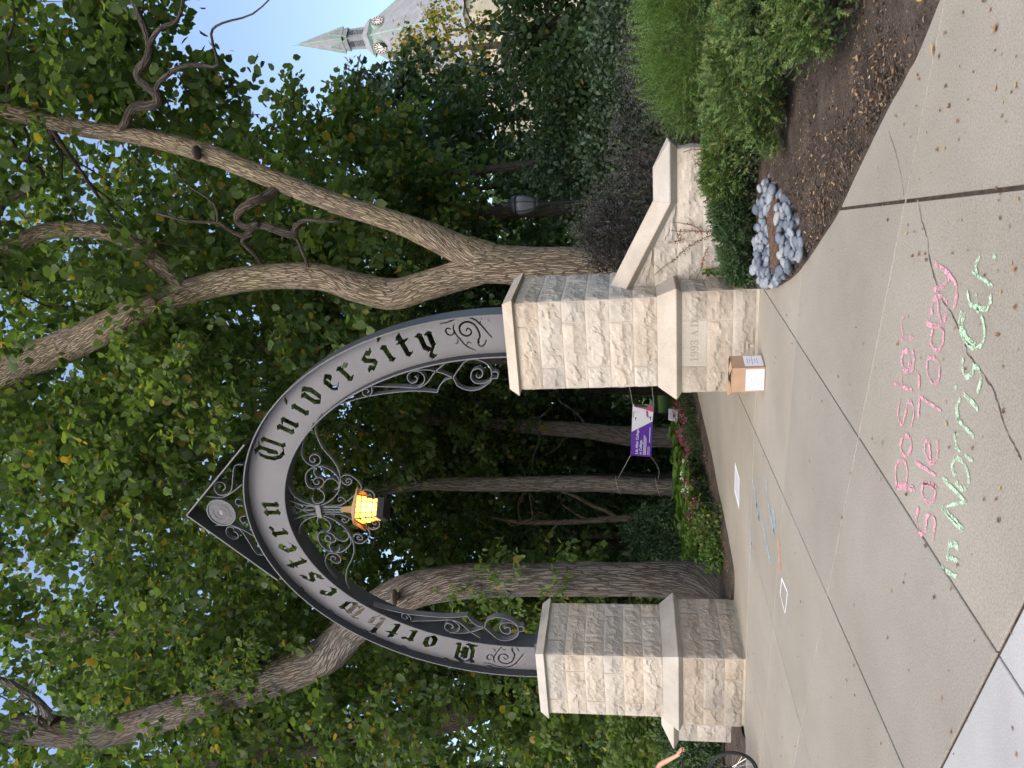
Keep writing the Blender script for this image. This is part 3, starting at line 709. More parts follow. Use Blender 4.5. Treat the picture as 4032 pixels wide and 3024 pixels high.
for pts, r0, r1 in FL:
    loc = []
    for (x, y) in pts:
        p = py(*z6(x, y), 0.0); k = int(np.argmin((mxc - p.x) ** 2 + (mzc - p.z) ** 2))
        e = np.array([ox[k] - ix[k], oz[k] - iz[k]]); L = np.hypot(*e)
        loc.append((ss[k], float(((p.x - ix[k]) * e[0] + (p.z - iz[k]) * e[1]) / L)))
    C_ = crom(loc, 6); n = len(C_)
    for q in range(n - 1):
        f0 = math.sin(math.pi * (.08 + .84 * q / n)); f1 = math.sin(math.pi * (.08 + .84 * (q + 1) / n)); ra = r0 + (r1 - r0) * f0; rb = r0 + (r1 - r0) * f1
        capsule(C_[q], C_[q + 1], ra, rb)
        capsule((smax - C_[q][0], C_[q][1]), (smax - C_[q + 1][0], C_[q + 1][1]), ra, rb)
# plate mesh: drop the cut cells, draw the border vertices onto the outline
gs, gl = np.gradient(sdf, STEP, float(Wd.mean() / (nR - 1)))
cell = (sdf[:-1, :-1] + sdf[1:, :-1] + sdf[:-1, 1:] + sdf[1:, 1:]) / 4
keep = cell > 0
vk = np.zeros(sdf.shape, bool); vr = np.zeros(sdf.shape, bool)
for (a, b) in ((0, 0), (1, 0), (0, 1), (1, 1)):
    vk[a:nS - 1 + a, b:nR - 1 + b] |= keep; vr[a:nS - 1 + a, b:nR - 1 + b] |= ~keep
brd = vk & vr; gn = np.maximum(gs ** 2 + gl ** 2, .25)
mv = np.where(brd, np.clip(-sdf, -.009, .009), 0)
S2 = SS + mv * gs / gn; L2 = LY + mv * gl / gn; R2 = L2 / Wd[:, None]
fx = lambda a: np.interp(S2.ravel(), ss, a).reshape(S2.shape)
PX = fx(ix) * (1 - R2) + fx(ox) * R2; PZ = fx(iz) * (1 - R2) + fx(oz) * R2
idx = np.arange(nS * nR).reshape(nS, nR)
Fq = np.stack([idx[:-1, :-1], idx[:-1, 1:], idx[1:, 1:], idx[1:, :-1]], -1)[keep]
used = np.unique(Fq); rem = np.full(nS * nR, -1); rem[used] = np.arange(len(used))
Vp = np.stack([PX.ravel() - AX, np.full(nS * nR, -.008), PZ.ravel() - ZK], -1)[used]
me = grid_mesh('name_plate', Vp, rem[Fq]); o = link('name_plate', me, M['plate'], arch, (AX, 0, ZK))
md = o.modifiers.new('thick', 'SOLIDIFY'); md.thickness = .016; md.offset = 0
def ell_strip(a, b, t0, t1, n=150, leg=True):
    P = []
    if leg: P.append((AX - a, ZF))
    for i in range(n + 1):
        q = t0 + (t1 - t0) * i / n; P.append((AX - a * math.cos(q), AZ + b * math.sin(q)))
    if leg: P.append((AX + a, ZF))
    return P
MB().strap(ell_strip(OA, OB, 0, math.pi), .022, .32).build('outer_flange', M['steel'], arch)
MB().strap(ell_strip(IA, IB, 0, math.pi), .022, .32).build('inner_flange', M['steel'], arch)
MB().strap(ell_strip(OA - .004, OB - .004, 0, math.pi), .014, .006, -.1605).build('edge_trim', M['plate'], arch)
MB().strap(ell_strip(IA + .004, IB + .004, 0, math.pi), .014, .006, -.1605).build('edge_trim', M['plate'], arch)
for cx in (0.0, PX_R):
    MB().box((cx - .46, -.22, ZK + .004), (cx + .46, .22, ZF)).build('base_plate', M['steel'], arch, bevel=.006)
for a_ in (.16, .34, .52, .70, .88, 1.06):
    for (a, b, sg) in ((OA - .03, OB - .03, -1),):
        x = AX - a * math.cos(a_); z = AZ + b * math.sin(a_); MB().obox((x, -.03, z), Vector((math.sin(a_), 0, math.cos(a_))) * .04, Vector((0, .02, 0)), Vector((-math.cos(a_), 0, math.sin(a_))) * .014).build('clip_angle', M['steel'], arch)
def iron(name, pts, zf, th=.013, dep=.075, mirror=True, n=6, yy=0.0, smooth=True):
    P = []
    for (x, y) in pts:
        p = py(*zf(x, y), yy - dep / 2); P.append((p.x, p.z))
    C_ = [tuple(q) for q in crom(P, n)] if smooth else P
    MB().strap(C_, th, dep, yy).build(name, M['iron'], arch)
    if mirror: MB().strap([(2 * AX - x, z) for x, z in C_], th, dep, yy).build(name, M['iron'], arch)
CEN = [[(1220, 190), (1172, 262), (1165, 350), (1190, 430), (1240, 520), (1310, 600), (1370, 690), (1395, 770), (1398, 830), (1380, 910), (1340, 970), (1290, 1010), (1240, 1035), (1200, 1045), (1130, 1036), (1050, 1010), (970, 960), (925, 900), (902, 830), (900, 760)],
       [(1140, 280), (1090, 370), (1050, 460), (1040, 540), (1050, 600), (1090, 650), (1140, 675), (1190, 665), (1212, 630), (1200, 590), (1170, 570), (1130, 575), (1110, 605), (1125, 635), (1150, 640), (1163, 622), (1150, 607)],
       [(1390, 850), (1380, 790), (1340, 740), (1280, 700), (1220, 680), (1170, 685), (1110, 710), (1075, 760), (1075, 820), (1100, 870), (1150, 890), (1200, 885), (1235, 855), (1245, 820), (1230, 795), (1195, 785), (1160, 795), (1145, 820), (1160, 845), (1188, 848), (1200, 826), (1185, 812)],
       [(1247, 740), (1238, 710), (1200, 685), (1163, 690), (1150, 730), (1170, 770), (1195, 785)], [(1250, 830), (1275, 802), (1320, 795), (1365, 820), (1385, 860), (1370, 890), (1345, 895)],
       [(1160, 890), (1210, 900), (1245, 940), (1245, 990), (1215, 1020), (1170, 1025), (1142, 1000), (1135, 970)],
       [(1400, 800), (1420, 770), (1470, 760), (1530, 790), (1580, 840), (1592, 880), (1570, 920), (1520, 960), (1440, 1020), (1400, 1042), (1330, 1050), (1240, 1050)],
       [(1403, 805), (1430, 840), (1470, 855), (1500, 835), (1500, 805), (1470, 795), (1450, 812), (1462, 830), (1480, 822)], [(1440, 1030), (1445, 1000), (1420, 975), (1388, 970), (1375, 990), (1390, 1005), (1410, 995)],
       [(905, 1000), (960, 1012), (1040, 1038), (1180, 1052)], [(1590, 910), (1640, 898), (1690, 915), (1715, 950), (1712, 1000), (1690, 990), (1650, 985), (1652, 955), (1675, 945), (1690, 965)]]
for k, p in enumerate(CEN): iron('scroll', p, z5, .013, .07 if k < 6 else .04)
iron('lattice_bar', [(930, 1050), (1000, 1112), (1100, 1050), (1185, 1062)], z5, .01, .03, True, 2, smooth=False)
iron('lattice_bar', [(930, 1102), (970, 1052), (1060, 1092), (1185, 1085)], z5, .01, .03, True, 2, smooth=False)
BRK = [[(760, 885), (900, 832), (1100, 782), (1350, 752), (1480, 752), (1580, 762)], [(1580, 762), (1598, 712), (1640, 668), (1692, 650)], [(1080, 715), (1300, 720), (1430, 725), (1500, 690), (1560, 610), (1640, 540)], [(1380, 595), (1500, 590), (1600, 610), (1690, 645)],
       [(1430, 725), (1475, 690), (1482, 645), (1450, 607), (1400, 600), (1360, 625), (1355, 660), (1385, 690), (1420, 680), (1430, 652), (1408, 640)],
       [(1700, 648), (1740, 590), (1790, 530), (1850, 510), (1920, 525), (1970, 560), (1990, 605), (1985, 660), (1940, 690), (1870, 690), (1835, 650), (1845, 600), (1890, 580), (1920, 600), (1918, 640), (1887, 650), (1872, 630)],
       [(1700, 648), (1712, 672), (1740, 715), (1820, 745), (1900, 735), (1970, 692), (2000, 656), (2036, 652), (2036, 610), (2000, 605), (1990, 605)], [(1080, 715), (1085, 760), (1060, 788), (1022, 780), (1014, 748), (1040, 735), (1062, 750), (1050, 764)]]
for p in BRK: iron('bracket_scroll', p, z6, .014, .11, yy=-.02)
# collar and stem above the lantern
MB().box((AX - .115, -.055, 6.585), (AX + .115, .055, 6.665)).build('collar', M['plate'], arch, bevel=.004)
for dx in (-.045, 0, .045): MB().tube([(AX + dx, 0, 6.6), (AX + dx, 0, 6.22)], .013, 8).build('drop_rod', M['iron'], arch)
# gable with the round seal
gz = 8.86
for s in (-1, 1):
    MB().strap([(AX, gz), (AX + s * 1.28, 7.545)], .018, .32).build('gable_bar', M['steel'], arch)
    MB().strap([(AX, gz + .002), (AX + s * 1.28, 7.547)], .022, .006, -.1605).build('edge_trim', M['plate'], arch)
SZ = 8.29
def disc(c, r, d, n=40):
    V = [(c[0] + r * math.cos(2 * math.pi * k / n), c[1] - d / 2, c[2] + r * math.sin(2 * math.pi * k / n)) for k in range(n)] + [(c[0] + r * math.cos(2 * math.pi * k / n), c[1] + d / 2, c[2] + r * math.sin(2 * math.pi * k / n)) for k in range(n)]
    return V, [tuple(range(n)), tuple(range(2 * n - 1, n - 1, -1))] + [(k, n + k, n + (k + 1) % n, (k + 1) % n) for k in range(n)]
seal = MB().add(*disc((AX, -.06, SZ), .235, .03)).build('seal', M['seal_metal'], arch)
def ring(cx, y, cz, r, w, mat, name, parent, dep=.012):
    P = [(cx + r * math.cos(2 * math.pi * k / 48), cz + r * math.sin(2 * math.pi * k / 48)) for k in range(49)]
    MB().strap(P, w, dep, y).build(name, M[mat], parent)
ring(AX, -.06, SZ, .24, .022, 'iron', 'rim', seal, .06)
for r_, w_ in ((.155, .006), (.135, .004), (.07, .005)): ring(AX, -.078, SZ, r_, w_, 'seal_line', 'inner_ring', seal, .006)
SEALTXT = 'NORTHWESTERN UNIVERSITY • 1851 •'
for k, ch in enumerate(SEALTXT):
    if ch == ' ': continue
    a = math.radians(235 - k * 360 / len(SEALTXT) * .98); rr = .178
    Mx = Matrix.Translation((AX + rr * math.cos(a), -.0775, SZ + rr * math.sin(a))) @ Matrix.Rotation(-(a - math.pi / 2), 4, 'Y') @ face
    text_mesh(ch, .045, M['seal_line'], seal, 'lettering', Mx, 0, 'CENTER')
MB().obox((AX, -.078, SZ), Vector((.04, 0, 0)), Vector((0, .002, 0)), Vector((0, 0, .028))).build('emblem', M['seal_line'], seal)
GAB = [[(490, 665), (432, 665), (402, 700), (392, 800), (380, 900), (340, 940), (270, 945), (225, 900), (225, 850), (260, 825), (310, 840), (325, 880), (300, 905)], [(150, 958), (220, 966), (300, 968), (390, 920), (480, 850)], [(490, 1050), (440, 1040), (418, 1010), (432, 985), (462, 988)]]
for p in GAB: iron('gable_scroll', p, z5, .014, .08)

# ------------------------------------------------------------------ lit lantern
lan = thing('hanging_lantern', 'lit square lantern with amber panes hanging under the steel arch', 'lantern', (AX, 0, 5.5))
LT, LB, zt, zb_ = .195, .145, 5.955, 5.60
LR = Matrix.Translation((AX, 0, 0)) @ Matrix.Rotation(math.radians(44), 4, 'Z')
for sx, sy in ((1, 1), (1, -1), (-1, 1), (-1, -1)):
    MB().tube([LR @ Vector((sx * LB, sy * LB, zb_)), LR @ Vector((sx * LT, sy * LT, zt))], .011, 4).build('corner_post', M['black_paint'], lan)
gm_ = Mat('amber_glass', (.9, .62, .25), .6)
tr = gm_.n.new('ShaderNodeBsdfTranslucent'); tr.inputs[0].default_value = (.95, .66, .27, 1)
ms = gm_.n.new('ShaderNodeMixShader'); ms.inputs[0].default_value = .85; gm_.l.new(gm_.b.outputs[0], ms.inputs[1]); gm_.l.new(tr.outputs[0], ms.inputs[2]); gm_.l.new(ms.outputs[0], gm_.n['Material Output'].inputs[0])
M['amber'] = gm_.m
for q in range(4):
    R4 = Matrix.Translation((AX, 0, 0)) @ Matrix.Rotation(q * math.pi / 2 + math.radians(44), 4, 'Z')
    P = lambda u, v, off=0.0: R4 @ Vector(((u * 2 - 1) * (LB + (LT - LB) * v), -(LB + (LT - LB) * v) - off, zb_ + (zt - zb_) * v))
    for i in range(4):
        for j in range(4):
            e = .012
            MB().add([P(i / 4 + e, j / 4 + e), P((i + 1) / 4 - e, j / 4 + e), P((i + 1) / 4 - e, (j + 1) / 4 - e), P(i / 4 + e, (j + 1) / 4 - e)], [(0, 1, 2, 3)]).build('pane', M['amber'], lan)
    for i in range(1, 4):
        MB().tube([P(i / 4, 0, .003), P(i / 4, 1, .003)], .0075, 4).build('muntin', M['black_paint'], lan)
        MB().tube([P(0, i / 4, .003), P(1, i / 4, .003)], .0075, 4).build('muntin', M['black_paint'], lan)
    for v in (0, 1): MB().tube([P(0, v, .004), P(1, v, .004)], .014, 4).build('rail', M['black_paint'], lan)
def lsq(prof, name, mat):
    mb = MB(); mb.sq(prof); mb.v = [LR @ p for p in mb.v]; return mb.build(name, M[mat], lan)
lsq([(LB + .01, zb_ - .10), (LB + .018, zb_ - .02), (LB + .012, zb_)], 'bottom_pan', 'black_paint')
lsq([(.05, zt + .09), (LT + .004, zt + .004), (LT + .095, zt - .05), (LT + .10, zt - .035), (.05, zt + .115), (.03, zt + .30)], 'roof', 'sawn')
MB().lathe([(.0, -.035), (.025, -.02), (.03, .01), (.018, .045), (.012, .06)], (AX, 0, 5.70), 12).build('bulb', M['lamp_bulb'], lan)
pl_ = bpy.data.lights.new('lantern_light', 'POINT'); pl_.energy = 7.0; pl_.color = (1.0, .58, .22); pl_.shadow_soft_size = .035
plo = bpy.data.objects.new('lantern_light', pl_); COL.objects.link(plo); plo.parent = lan; plo.location = (0, 0, .32)
# ------------------------------------------------------------------ foliage helpers
TPL = {
 'leaf': (np.array([(0, 0, 0), (.25, .40, .05), (.66, .40, .03), (1, 0, -.10), (.66, -.40, .03), (.25, -.40, .05)]), [(0, 1, 2, 3), (0, 3, 4, 5)]),
 'long': (np.array([(0, 0, 0), (.3, .26, .03), (.68, .22, .0), (1, 0, -.10), (.68, -.22, .0), (.3, -.26, .03)]), [(0, 1, 2, 3), (0, 3, 4, 5)]),
 'dia': (np.array([(0, 0, 0), (.45, .42, .05), (1, 0, -.06), (.45, -.42, .05)]), [(0, 1, 2, 3)]),
 'blade': (np.array([(0, .5, 0), (0, -.5, 0), (1, 0, 0)]), [(0, 1, 2)]),
}
def unit(a): return a / np.maximum(np.linalg.norm(a, axis=-1, keepdims=True), 1e-9)
def leaves(name, P, A, N, L, W, mat, parent, tpl='leaf', kind=None):
    P = np.asarray(P, np.float32); n = len(P); T, Fs = TPL[tpl]
    A = unit(A); B = unit(np.cross(N, A)); C = np.cross(A, B)
    L = np.broadcast_to(np.asarray(L, np.float32), (n,)); W = np.broadcast_to(np.asarray(W, np.float32), (n,))
    V = P[:, None, :] + T[None, :, 0:1] * (A * L[:, None])[:, None, :] + T[None, :, 1:2] * (B * W[:, None])[:, None, :] + T[None, :, 2:3] * (C * L[:, None])[:, None, :]
    k = len(T); o0 = np.array(org(parent)); V = V.reshape(-1, 3) - o0
    F = (np.array(Fs)[None] + (np.arange(n) * k)[:, None, None]).reshape(-1, len(Fs[0]))
    me = grid_mesh(name, V, F); me.materials.append(M[mat])
    o = bpy.data.objects.new(name, me); COL.objects.link(o); ORG[o.name] = org(parent).copy()
    if parent is not None: o.parent = parent
    if kind: o['kind'] = kind
    return o
def ball(n, shell=.35):
    v = unit(rng.normal(size=(n, 3))); r = (shell + (1 - shell) * rng.random(n)) ** (1 / 2.0); return v * r[:, None]
def spray_crown(name, ells, per, Lf, mat, parent, tpl='leaf', spread=.55, droop=.25, keepf=None, width=.9):
    """ells: (cx,cy,cz, rx,ry,rz, number of twigs). Each twig carries `per` leaves."""
    Pn, An, Nn = [], [], []
    for (cx, cy, cz, rx, ry, rz, nt) in ells:
        b = ball(nt); c = b * (rx, ry, rz) + (cx, cy, cz)
        nz = np.array([noise.noise((q[0] * .45, q[1] * .45, q[2] * .45 + 7)) for q in c]); c = c[nz > -.16]; b = b[nz > -.16]
        if keepf is not None:
            kf = keepf(c); c = c[kf]; b = b[kf]
        nt = len(c)
        if nt == 0: continue
        d = unit(b * (1, 1, .35) + rng.normal(scale=.5, size=(nt, 3)) + (0, 0, -droop))
        t = rng.random((nt, per)); lat = rng.normal(scale=.28 * spread, size=(nt, per, 3)) * (1, 1, .45)
        p = c[:, None, :] + d[:, None, :] * (t * 2 - 1)[..., None] * spread + lat
        a = d[:, None, :] * .7 + rng.normal(scale=.75, size=(nt, per, 3)) + (0, 0, -.35)
        nn = rng.normal(scale=.5, size=(nt, per, 3)) + (0, 0, 1)
        Pn.append(p.reshape(-1, 3)); An.append(a.reshape(-1, 3)); Nn.append(nn.reshape(-1, 3))
    P = np.concatenate(Pn); A = np.concatenate(An); N = np.concatenate(Nn)
    L = Lf * np.clip(rng.lognormal(0, .30, len(P)), .4, 1.7)
    return leaves(name, P, A, N, L, L * width, mat, parent, tpl)
def limb_mesh(V, F, UV, pts, seg, ridge=.012, seed=0, flare=0.0, gap=.10):
    """pts: (x,y,z,r); adds a tapered bark tube"""
    n0 = max(3, int(sum(np.linalg.norm(np.array(pts[i + 1][:3]) - np.array(pts[i][:3])) for i in range(len(pts) - 1)) / gap / max(1, len(pts) - 1)))
    C_ = crom(pts, n0); m = len(C_); b0 = len(V); ref = None; al = 0.0
    for i in range(m):
        c = Vector(C_[i][:3]); r = max(.004, C_[i][3])
        t = (Vector(C_[min(i + 1, m - 1)][:3]) - Vector(C_[max(i - 1, 0)][:3])).normalized()
        if ref is None: ref = Vector((1, 0, 0)) if abs(t.x) < .8 else Vector((0, 1, 0))
        a = (ref - t * ref.dot(t)).normalized(); ref = a; b = t.cross(a)
        if i: al += (c - Vector(C_[i - 1][:3])).length
        fl = flare * math.exp(-al / .35)
        for k in range(seg + 1):
            q = 2 * math.pi * (k % seg) / seg; nd = a * math.cos(q) + b * math.sin(q)
            lump = 1 + .07 * noise.noise((math.cos(q) * 1.2 + seed, math.sin(q) * 1.2, al * .9)) + fl * (.6 + .55 * math.cos(q * 5 + seed) * .6)
            rd = r * lump
            if ridge and r > .08:
                rd += ridge * (abs(noise.noise((q * 5.5 + .8 * noise.noise((al * 1.7, q * 2, seed)), al * 1.25, seed * 2.1))) * 2 - .6)
                rd += ridge * .5 * noise.noise((q * 13, al * 4, seed))
            V.append(c + nd * rd); UV.append((k / seg * 2 * math.pi * min(r, .5) , al))
    w = seg + 1
    for i in range(m - 1):
        for k in range(seg): F.append((b0 + i * w + k, b0 + i * w + k + 1, b0 + (i + 1) * w + k + 1, b0 + (i + 1) * w + k))
    F.append(tuple(b0 + (m - 1) * w + k for k in range(seg)))
def trunk(name, limbs, mat, parent, ridge=.012, flare=0.0, seed=0):
    V, F, UV = [], [], []
    for j, pts in enumerate(limbs):
        rmax = max(p[3] for p in pts); seg = 44 if rmax > .25 else 26 if rmax > .1 else 12 if rmax > .04 else 7
        limb_mesh(V, F, UV, pts, seg, ridge if rmax > .1 else ridge * .4, seed + j * 5.3, flare if j == 0 else 0, .07 if rmax > .25 else .10)
    o0 = org(parent); me = np_mesh(name, [v - o0 for v in V], F, True)
    uvl = me.uv_layers.new(name='UVMap'); li = np.zeros(len(me.loops), np.int32); me.loops.foreach_get('vertex_index', li)
    uvl.data.foreach_set('uv', np.array(UV, np.float32)[li].ravel())
    me.materials.append(M[mat]); o = bpy.data.objects.new(name, me); COL.objects.link(o); o.parent = parent; ORG[o.name] = o0.copy(); return o
def fl(y, pts, zf=fu, rs=K, th=1.0):
    """limb from sightings (x,y,half width) in the vertical plane at depth y (or y per point)"""
    out = []
    for p in pts:
        yy = p[3] if len(p) > 3 else y
        q = py(*zf(p[0], p[1]), yy); dep = (q - CAMP).dot(FW); out.append((q.x, q.y, q.z, p[2] * th * rs * dep / FPX))
    return out
def grow(limbs, n, seed, r0=.05, ln=2.2, up=.2):
    """side branches sprouting off limbs, each with a couple of twigs"""
    rs = random.Random(seed); out = []
    for _ in range(n):
        L = rs.choice(limbs); k = rs.randrange(len(L) // 2, len(L)); b = Vector(L[k][:3]); r = min(r0, L[k][3] * .5)
        d = Vector((rs.gauss(0, 1), rs.gauss(0, 1), rs.gauss(up, .5))).normalized(); l = ln * rs.uniform(.6, 1.3); p = b.copy(); pts = [(*p, r)]
        for s in range(1, 6):
            d = (d + Vector((rs.gauss(0, .35), rs.gauss(0, .35), rs.gauss(.02, .3)))).normalized(); p = p + d * (l / 5); pts.append((*p, r * (1 - s / 5.5)))
            if s in (2, 4):
                e = (d + Vector((rs.gauss(0, .8), rs.gauss(0, .8), rs.gauss(0, .6)))).normalized(); out.append([(*p, r * .45), (*(p + e * l * .22 + Vector((0, 0, -.04))), r * .3), (*(p + e * l * .45), r * .1)])
        out.append(pts)
    return out

# ------------------------------------------------------------------ the forked tree behind the engraved pillar
T1 = fl(2.7, [(1600, 590, 52), (1420, 583, 46), (1290, 578, 42), (1180, 576, 41), (1090, 572, 42), (1030, 566, 44)])
T1 = [(T1[0][0], T1[0][1], -.15, T1[0][3] * 1.12)] + T1[1:]
A1 = fl(2.7, [(1060, 560, 36), (1000, 540, 33), (930, 510, 28), (850, 478, 25), (700, 430, 23), (550, 372, 23), (448, 332, 23), (300, 295, 19), (200, 281, 20), (100, 261, 18), (0, 240, 18), (-120, 225, 17), (-300, 180, 13)])
B1 = fl(2.7, [(1060, 572, 36), (1000, 592, 33), (920, 618, 31), (850, 635, 33), (780, 623, 32), (700, 601, 29), (600, 597, 28), (500, 608, 27), (400, 633, 28), (300, 669, 31), (200, 722, 34), (100, 765, 36), (0, 810, 38), (-150, 880, 34), (-350, 950, 24)])
C1 = fl(3.4, [(400, 620, 18, 2.7), (340, 565, 20, 3.0), (280, 520, 19), (200, 497, 17), (100, 500, 17), (0, 540, 17), (-150, 560, 14)])
D1 = [fl(2.6, [(262, 285, 14, 2.7), (273, 262, 14), (290, 232, 15), (335, 226, 15), (340, 205, 14), (300, 170, 13), (300, 150, 13), (318, 128, 13), (322, 89, 11), (298, 25, 10), (270, -60, 8)]),
      fl(2.4, [(335, 195, 8), (350, 172, 8), (387, 146, 7), (430, 140, 6), (470, 141, 5), (456, 74, 4), (480, 50, 3.4), (546, 30, 2.6), (600, -20, 2)]),
      fl(2.3, [(320, 100, 8), (345, 62, 7), (384, 42, 6), (400, -20, 5)]),
      fl(2.4, [(606, 398, 16, 2.7), (580, 422, 16, 2.55), (552, 434, 15), (522, 452, 13), (512, 474, 12), (532, 490, 11), (560, 484, 11)]),
      fl(2.45, [(548, 488, 11), (572, 488, 12), (630, 506, 14), (640, 490, 9), (660, 476, 6), (740, 480, 4)]), fl(2.5, [(560, 480, 9), (530, 508, 8), (500, 500, 6), (470, 482, 5), (410, 478, 4), (340, 462, 3)]),
      fl(2.5, [(470, 482, 4), (462, 440, 4), (400, 395, 3), (372, 360, 3)]), fl(2.6, [(640, 512, 6), (660, 560, 5), (668, 590, 4)]), fl(2.5, [(545, 505, 6), (522, 520, 6), (545, 545, 6), (565, 570, 5)]),
      fl(3.0, [(-20, 500, 9), (8, 440, 10), (40, 420, 10), (78, 395, 11), (90, 372, 9), (62, 350, 8), (34, 320, 7), (16, 290, 6)]), fl(3.0, [(85, 372, 6), (62, 345, 5), (62, 300, 5), (52, 275, 4)]),
      fl(2.9, [(10, 230, 6), (20, 160, 5), (14, 100, 5), (30, 40, 4), (20, -40, 3)])]
tr1 = thing('forked_tree', 'tall forked tree with pale furrowed bark behind the engraved pillar', 'tree', (T1[0][0], 2.7, 0))
A1 = A1[:3] + [(x, y, z, r * .92) for x, y, z, r in A1[3:]]
trunk('trunk', [T1, A1, B1, C1], 'bark_pale', tr1, .011, .10, 1.0)
D1 = [[(x, y, z, r * .72) for x, y, z, r in L] for L in D1]
trunk('branches', D1 + grow([A1[6:], B1[8:], C1[3:]], 16, 5, .05, 2.4), 'bark_dark', tr1, .008, 0, 3.0)
MB().lathe([(.02, -.05), (.12, -.02), (.11, .03), (.06, .05), (.02, .03)], (A1[6][0] + .05, 2.45, A1[6][2] + .05), 12).build('knot', M['bark_dark'], tr1, True)

# ------------------------------------------------------------------ the leaning tree behind the bare pillar
T2 = fl(2.65, [(1560, 1252, 52), (1500, 1251, 44), (1400, 1251, 40), (1250, 1251, 38.5), (1100, 1253, 38), (1000, 1257, 39), (920, 1268, 42), (860, 1290, 44), (810, 1320, 42), (760, 1362, 40), (705, 1413, 44), (650, 1444, 42), (605, 1463, 40), (504, 1496, 38), (403, 1530, 34), (302, 1564, 34), (202, 1583, 35), (101, 1578, 33), (0, 1577, 30), (-140, 1590, 28), (-320, 1640, 22)])
T2 = [(x, y, z, r * .93) for x, y, z, r in T2]
T2[0] = (T2[0][0], 2.65, -.15, T2[0][3] * 1.15)
E2 = [fl(2.5, [(200, 1600, 14), (178, 1622, 12), (150, 1650, 8), (120, 1690, 6)]), fl(2.8, [(640, 1455, 18), (560, 1420, 10, 3.2), (470, 1400, 7, 3.8), (380, 1410, 5, 4.2)]), fl(2.6, [(120, 1560, 12), (60, 1500, 8, 3.2), (-40, 1450, 6, 3.6)])]
tr2 = thing('leaning_tree', 'thick grey tree trunk bending over behind the pillar with the bare foot', 'tree', (T2[0][0], 2.65, 0))
trunk('trunk', [T2] + E2 + grow([T2[13:]], 10, 9, .05, 2.6), 'bark_grey', tr2, .016, .16, 7.0)
kn = py(*fu(852, 1296), 2.1)
MB().lathe([(.05, -.03), (.15, -.01), (.17, .03), (.12, .06), (.07, .03), (.05, -.02)], (kn.x, kn.y + .06, kn.z), 16).build('knot', M['bark_grey'], tr2, True)

def simple_tree(name, label, limbs, mat, crown=None, per=34, Lf=.13, leafm='leaf_mid', tpl='leaf', sideb=6, ridge=.01, flare=.1, seed=0, spread=.55, group=None, keepf=None, width=.9, droop=.25):
    if not isinstance(limbs[0][0], (tuple, list)): limbs = [limbs]
    b = limbs[0][0]; t = thing(name, label, 'tree', (b[0], b[1], 0), group)
    trunk('trunk', limbs + grow([limbs[0]], sideb, seed, .05, 2.4), mat, t, ridge, flare, seed)
    if crown: spray_crown('crown', crown, per, Lf, leafm, t, tpl, spread, droop, keepf, width)
    return t
def base0(L): L = list(L); L[0] = (L[0][0], L[0][1], -.1, L[0][3]); return L
DK = 'trees of the dark grove'
def clear_low(c):
    """keep the branches off the gate and the pavement in front of it"""
    return ~((c[:, 1] < 1.3) & (c[:, 2] < 9.5))
spray_crown('crown', [(6.2, 4.2, 15, 6.5, 4.6, 6.0, 430), (10.4, 4.0, 9.8, 1.9, 1.3, 1.5, 58), (3.6, 3.6, 11.6, 3.6, 2.6, 3.4, 220), (8.4, 4.0, 12.4, 3.0, 2.2, 3.2, 130), (5.8, 4.6, 8.2, 2.4, 2.0, 2.2, 70)], 44, .165, 'leaf_mid', tr1, keepf=clear_low)
spray_crown('outer_crown', [(4.2, 2.2, 9.9, 1.1, .7, 1.0, 34), (5.4, 2.0, 10.9, 1.2, .7, .9, 20), (3.2, 2.2, 11.4, 1.4, .8, 1.0, 26)], 34, .13, 'leaf_light', tr1, droop=.5)
spray_crown('crown', [(-3.5, 4.4, 15, 6.5, 4.6, 6.2, 440), (-.2, 3.8, 11.2, 3.6, 2.6, 3.4, 210), (-4.6, 3.6, 9.6, 2.8, 2.2, 3.2, 150)], 44, .16, 'leaf_mid', tr2, keepf=clear_low)
spray_crown('outer_crown', [(-.2, 2.15, 4.5, .55, .4, 1.1, 16), (-.35, 2.1, 3.2, .25, .2, .35, 4), (.1, 2.1, 5.2, .5, .3, .5, 7), (-1.6, 1.9, 10.3, 1.2, .6, 1.0, 22)], 22, .11, 'leaf_light', tr2, tpl='long', spread=.35, droop=.8)

# ------------------------------------------------------------------ trees of the grove, one by one
L = base0(fl(9.0, [(1560, 1330, 28), (1200, 1335, 26), (900, 1338, 26), (705, 1341, 23), (605, 1342, 26), (479, 1354, 25), (302, 1371, 20), (202, 1375, 20), (101, 1367, 18), (0, 1356, 14), (-200, 1350, 9)]))
simple_tree('upright_tree', 'dark straight tree rising behind the crown of the leaning tree', L, 'bark_grey', [(-2.5, 10, 17, 5.5, 4, 8, 300), (-5.6, 10, 9, 3.5, 3, 4, 120), (.8, 10, 10.5, 3, 3, 3.5, 110)], 40, .19, 'leaf_mid', seed=21, group=DK)
L = base0(fl(6.5, [(1560, 1440, 26), (1300, 1478, 25), (1141, 1506, 25), (1011, 1537, 29), (899, 1561, 33), (825, 1576, 33), (713, 1591, 36), (640, 1600, 34), (600, 1602, 28), (480, 1640, 22), (300, 1690, 18), (100, 1720, 14)]))
L5b = fl(6.5, [(640, 1592, 24), (590, 1578, 20), (545, 1550, 16), (480, 1530, 12), (380, 1500, 8)])
simple_tree('slanting_tree', 'dark rough tree slanting past the far side of the bare pillar', [L, L5b], 'bark_dark', [(-7.5, 7.5, 13, 5, 3.5, 6, 330), (-5.5, 6.0, 4.6, 3.2, 1.6, 2.4, 170), (-3.6, 5.4, 3.4, 1.8, 1.2, 1.8, 70), (-7.8, 6, 3.4, 3, 1.8, 2.6, 120)], 40, .155, 'leaf_light', seed=25, group=DK)
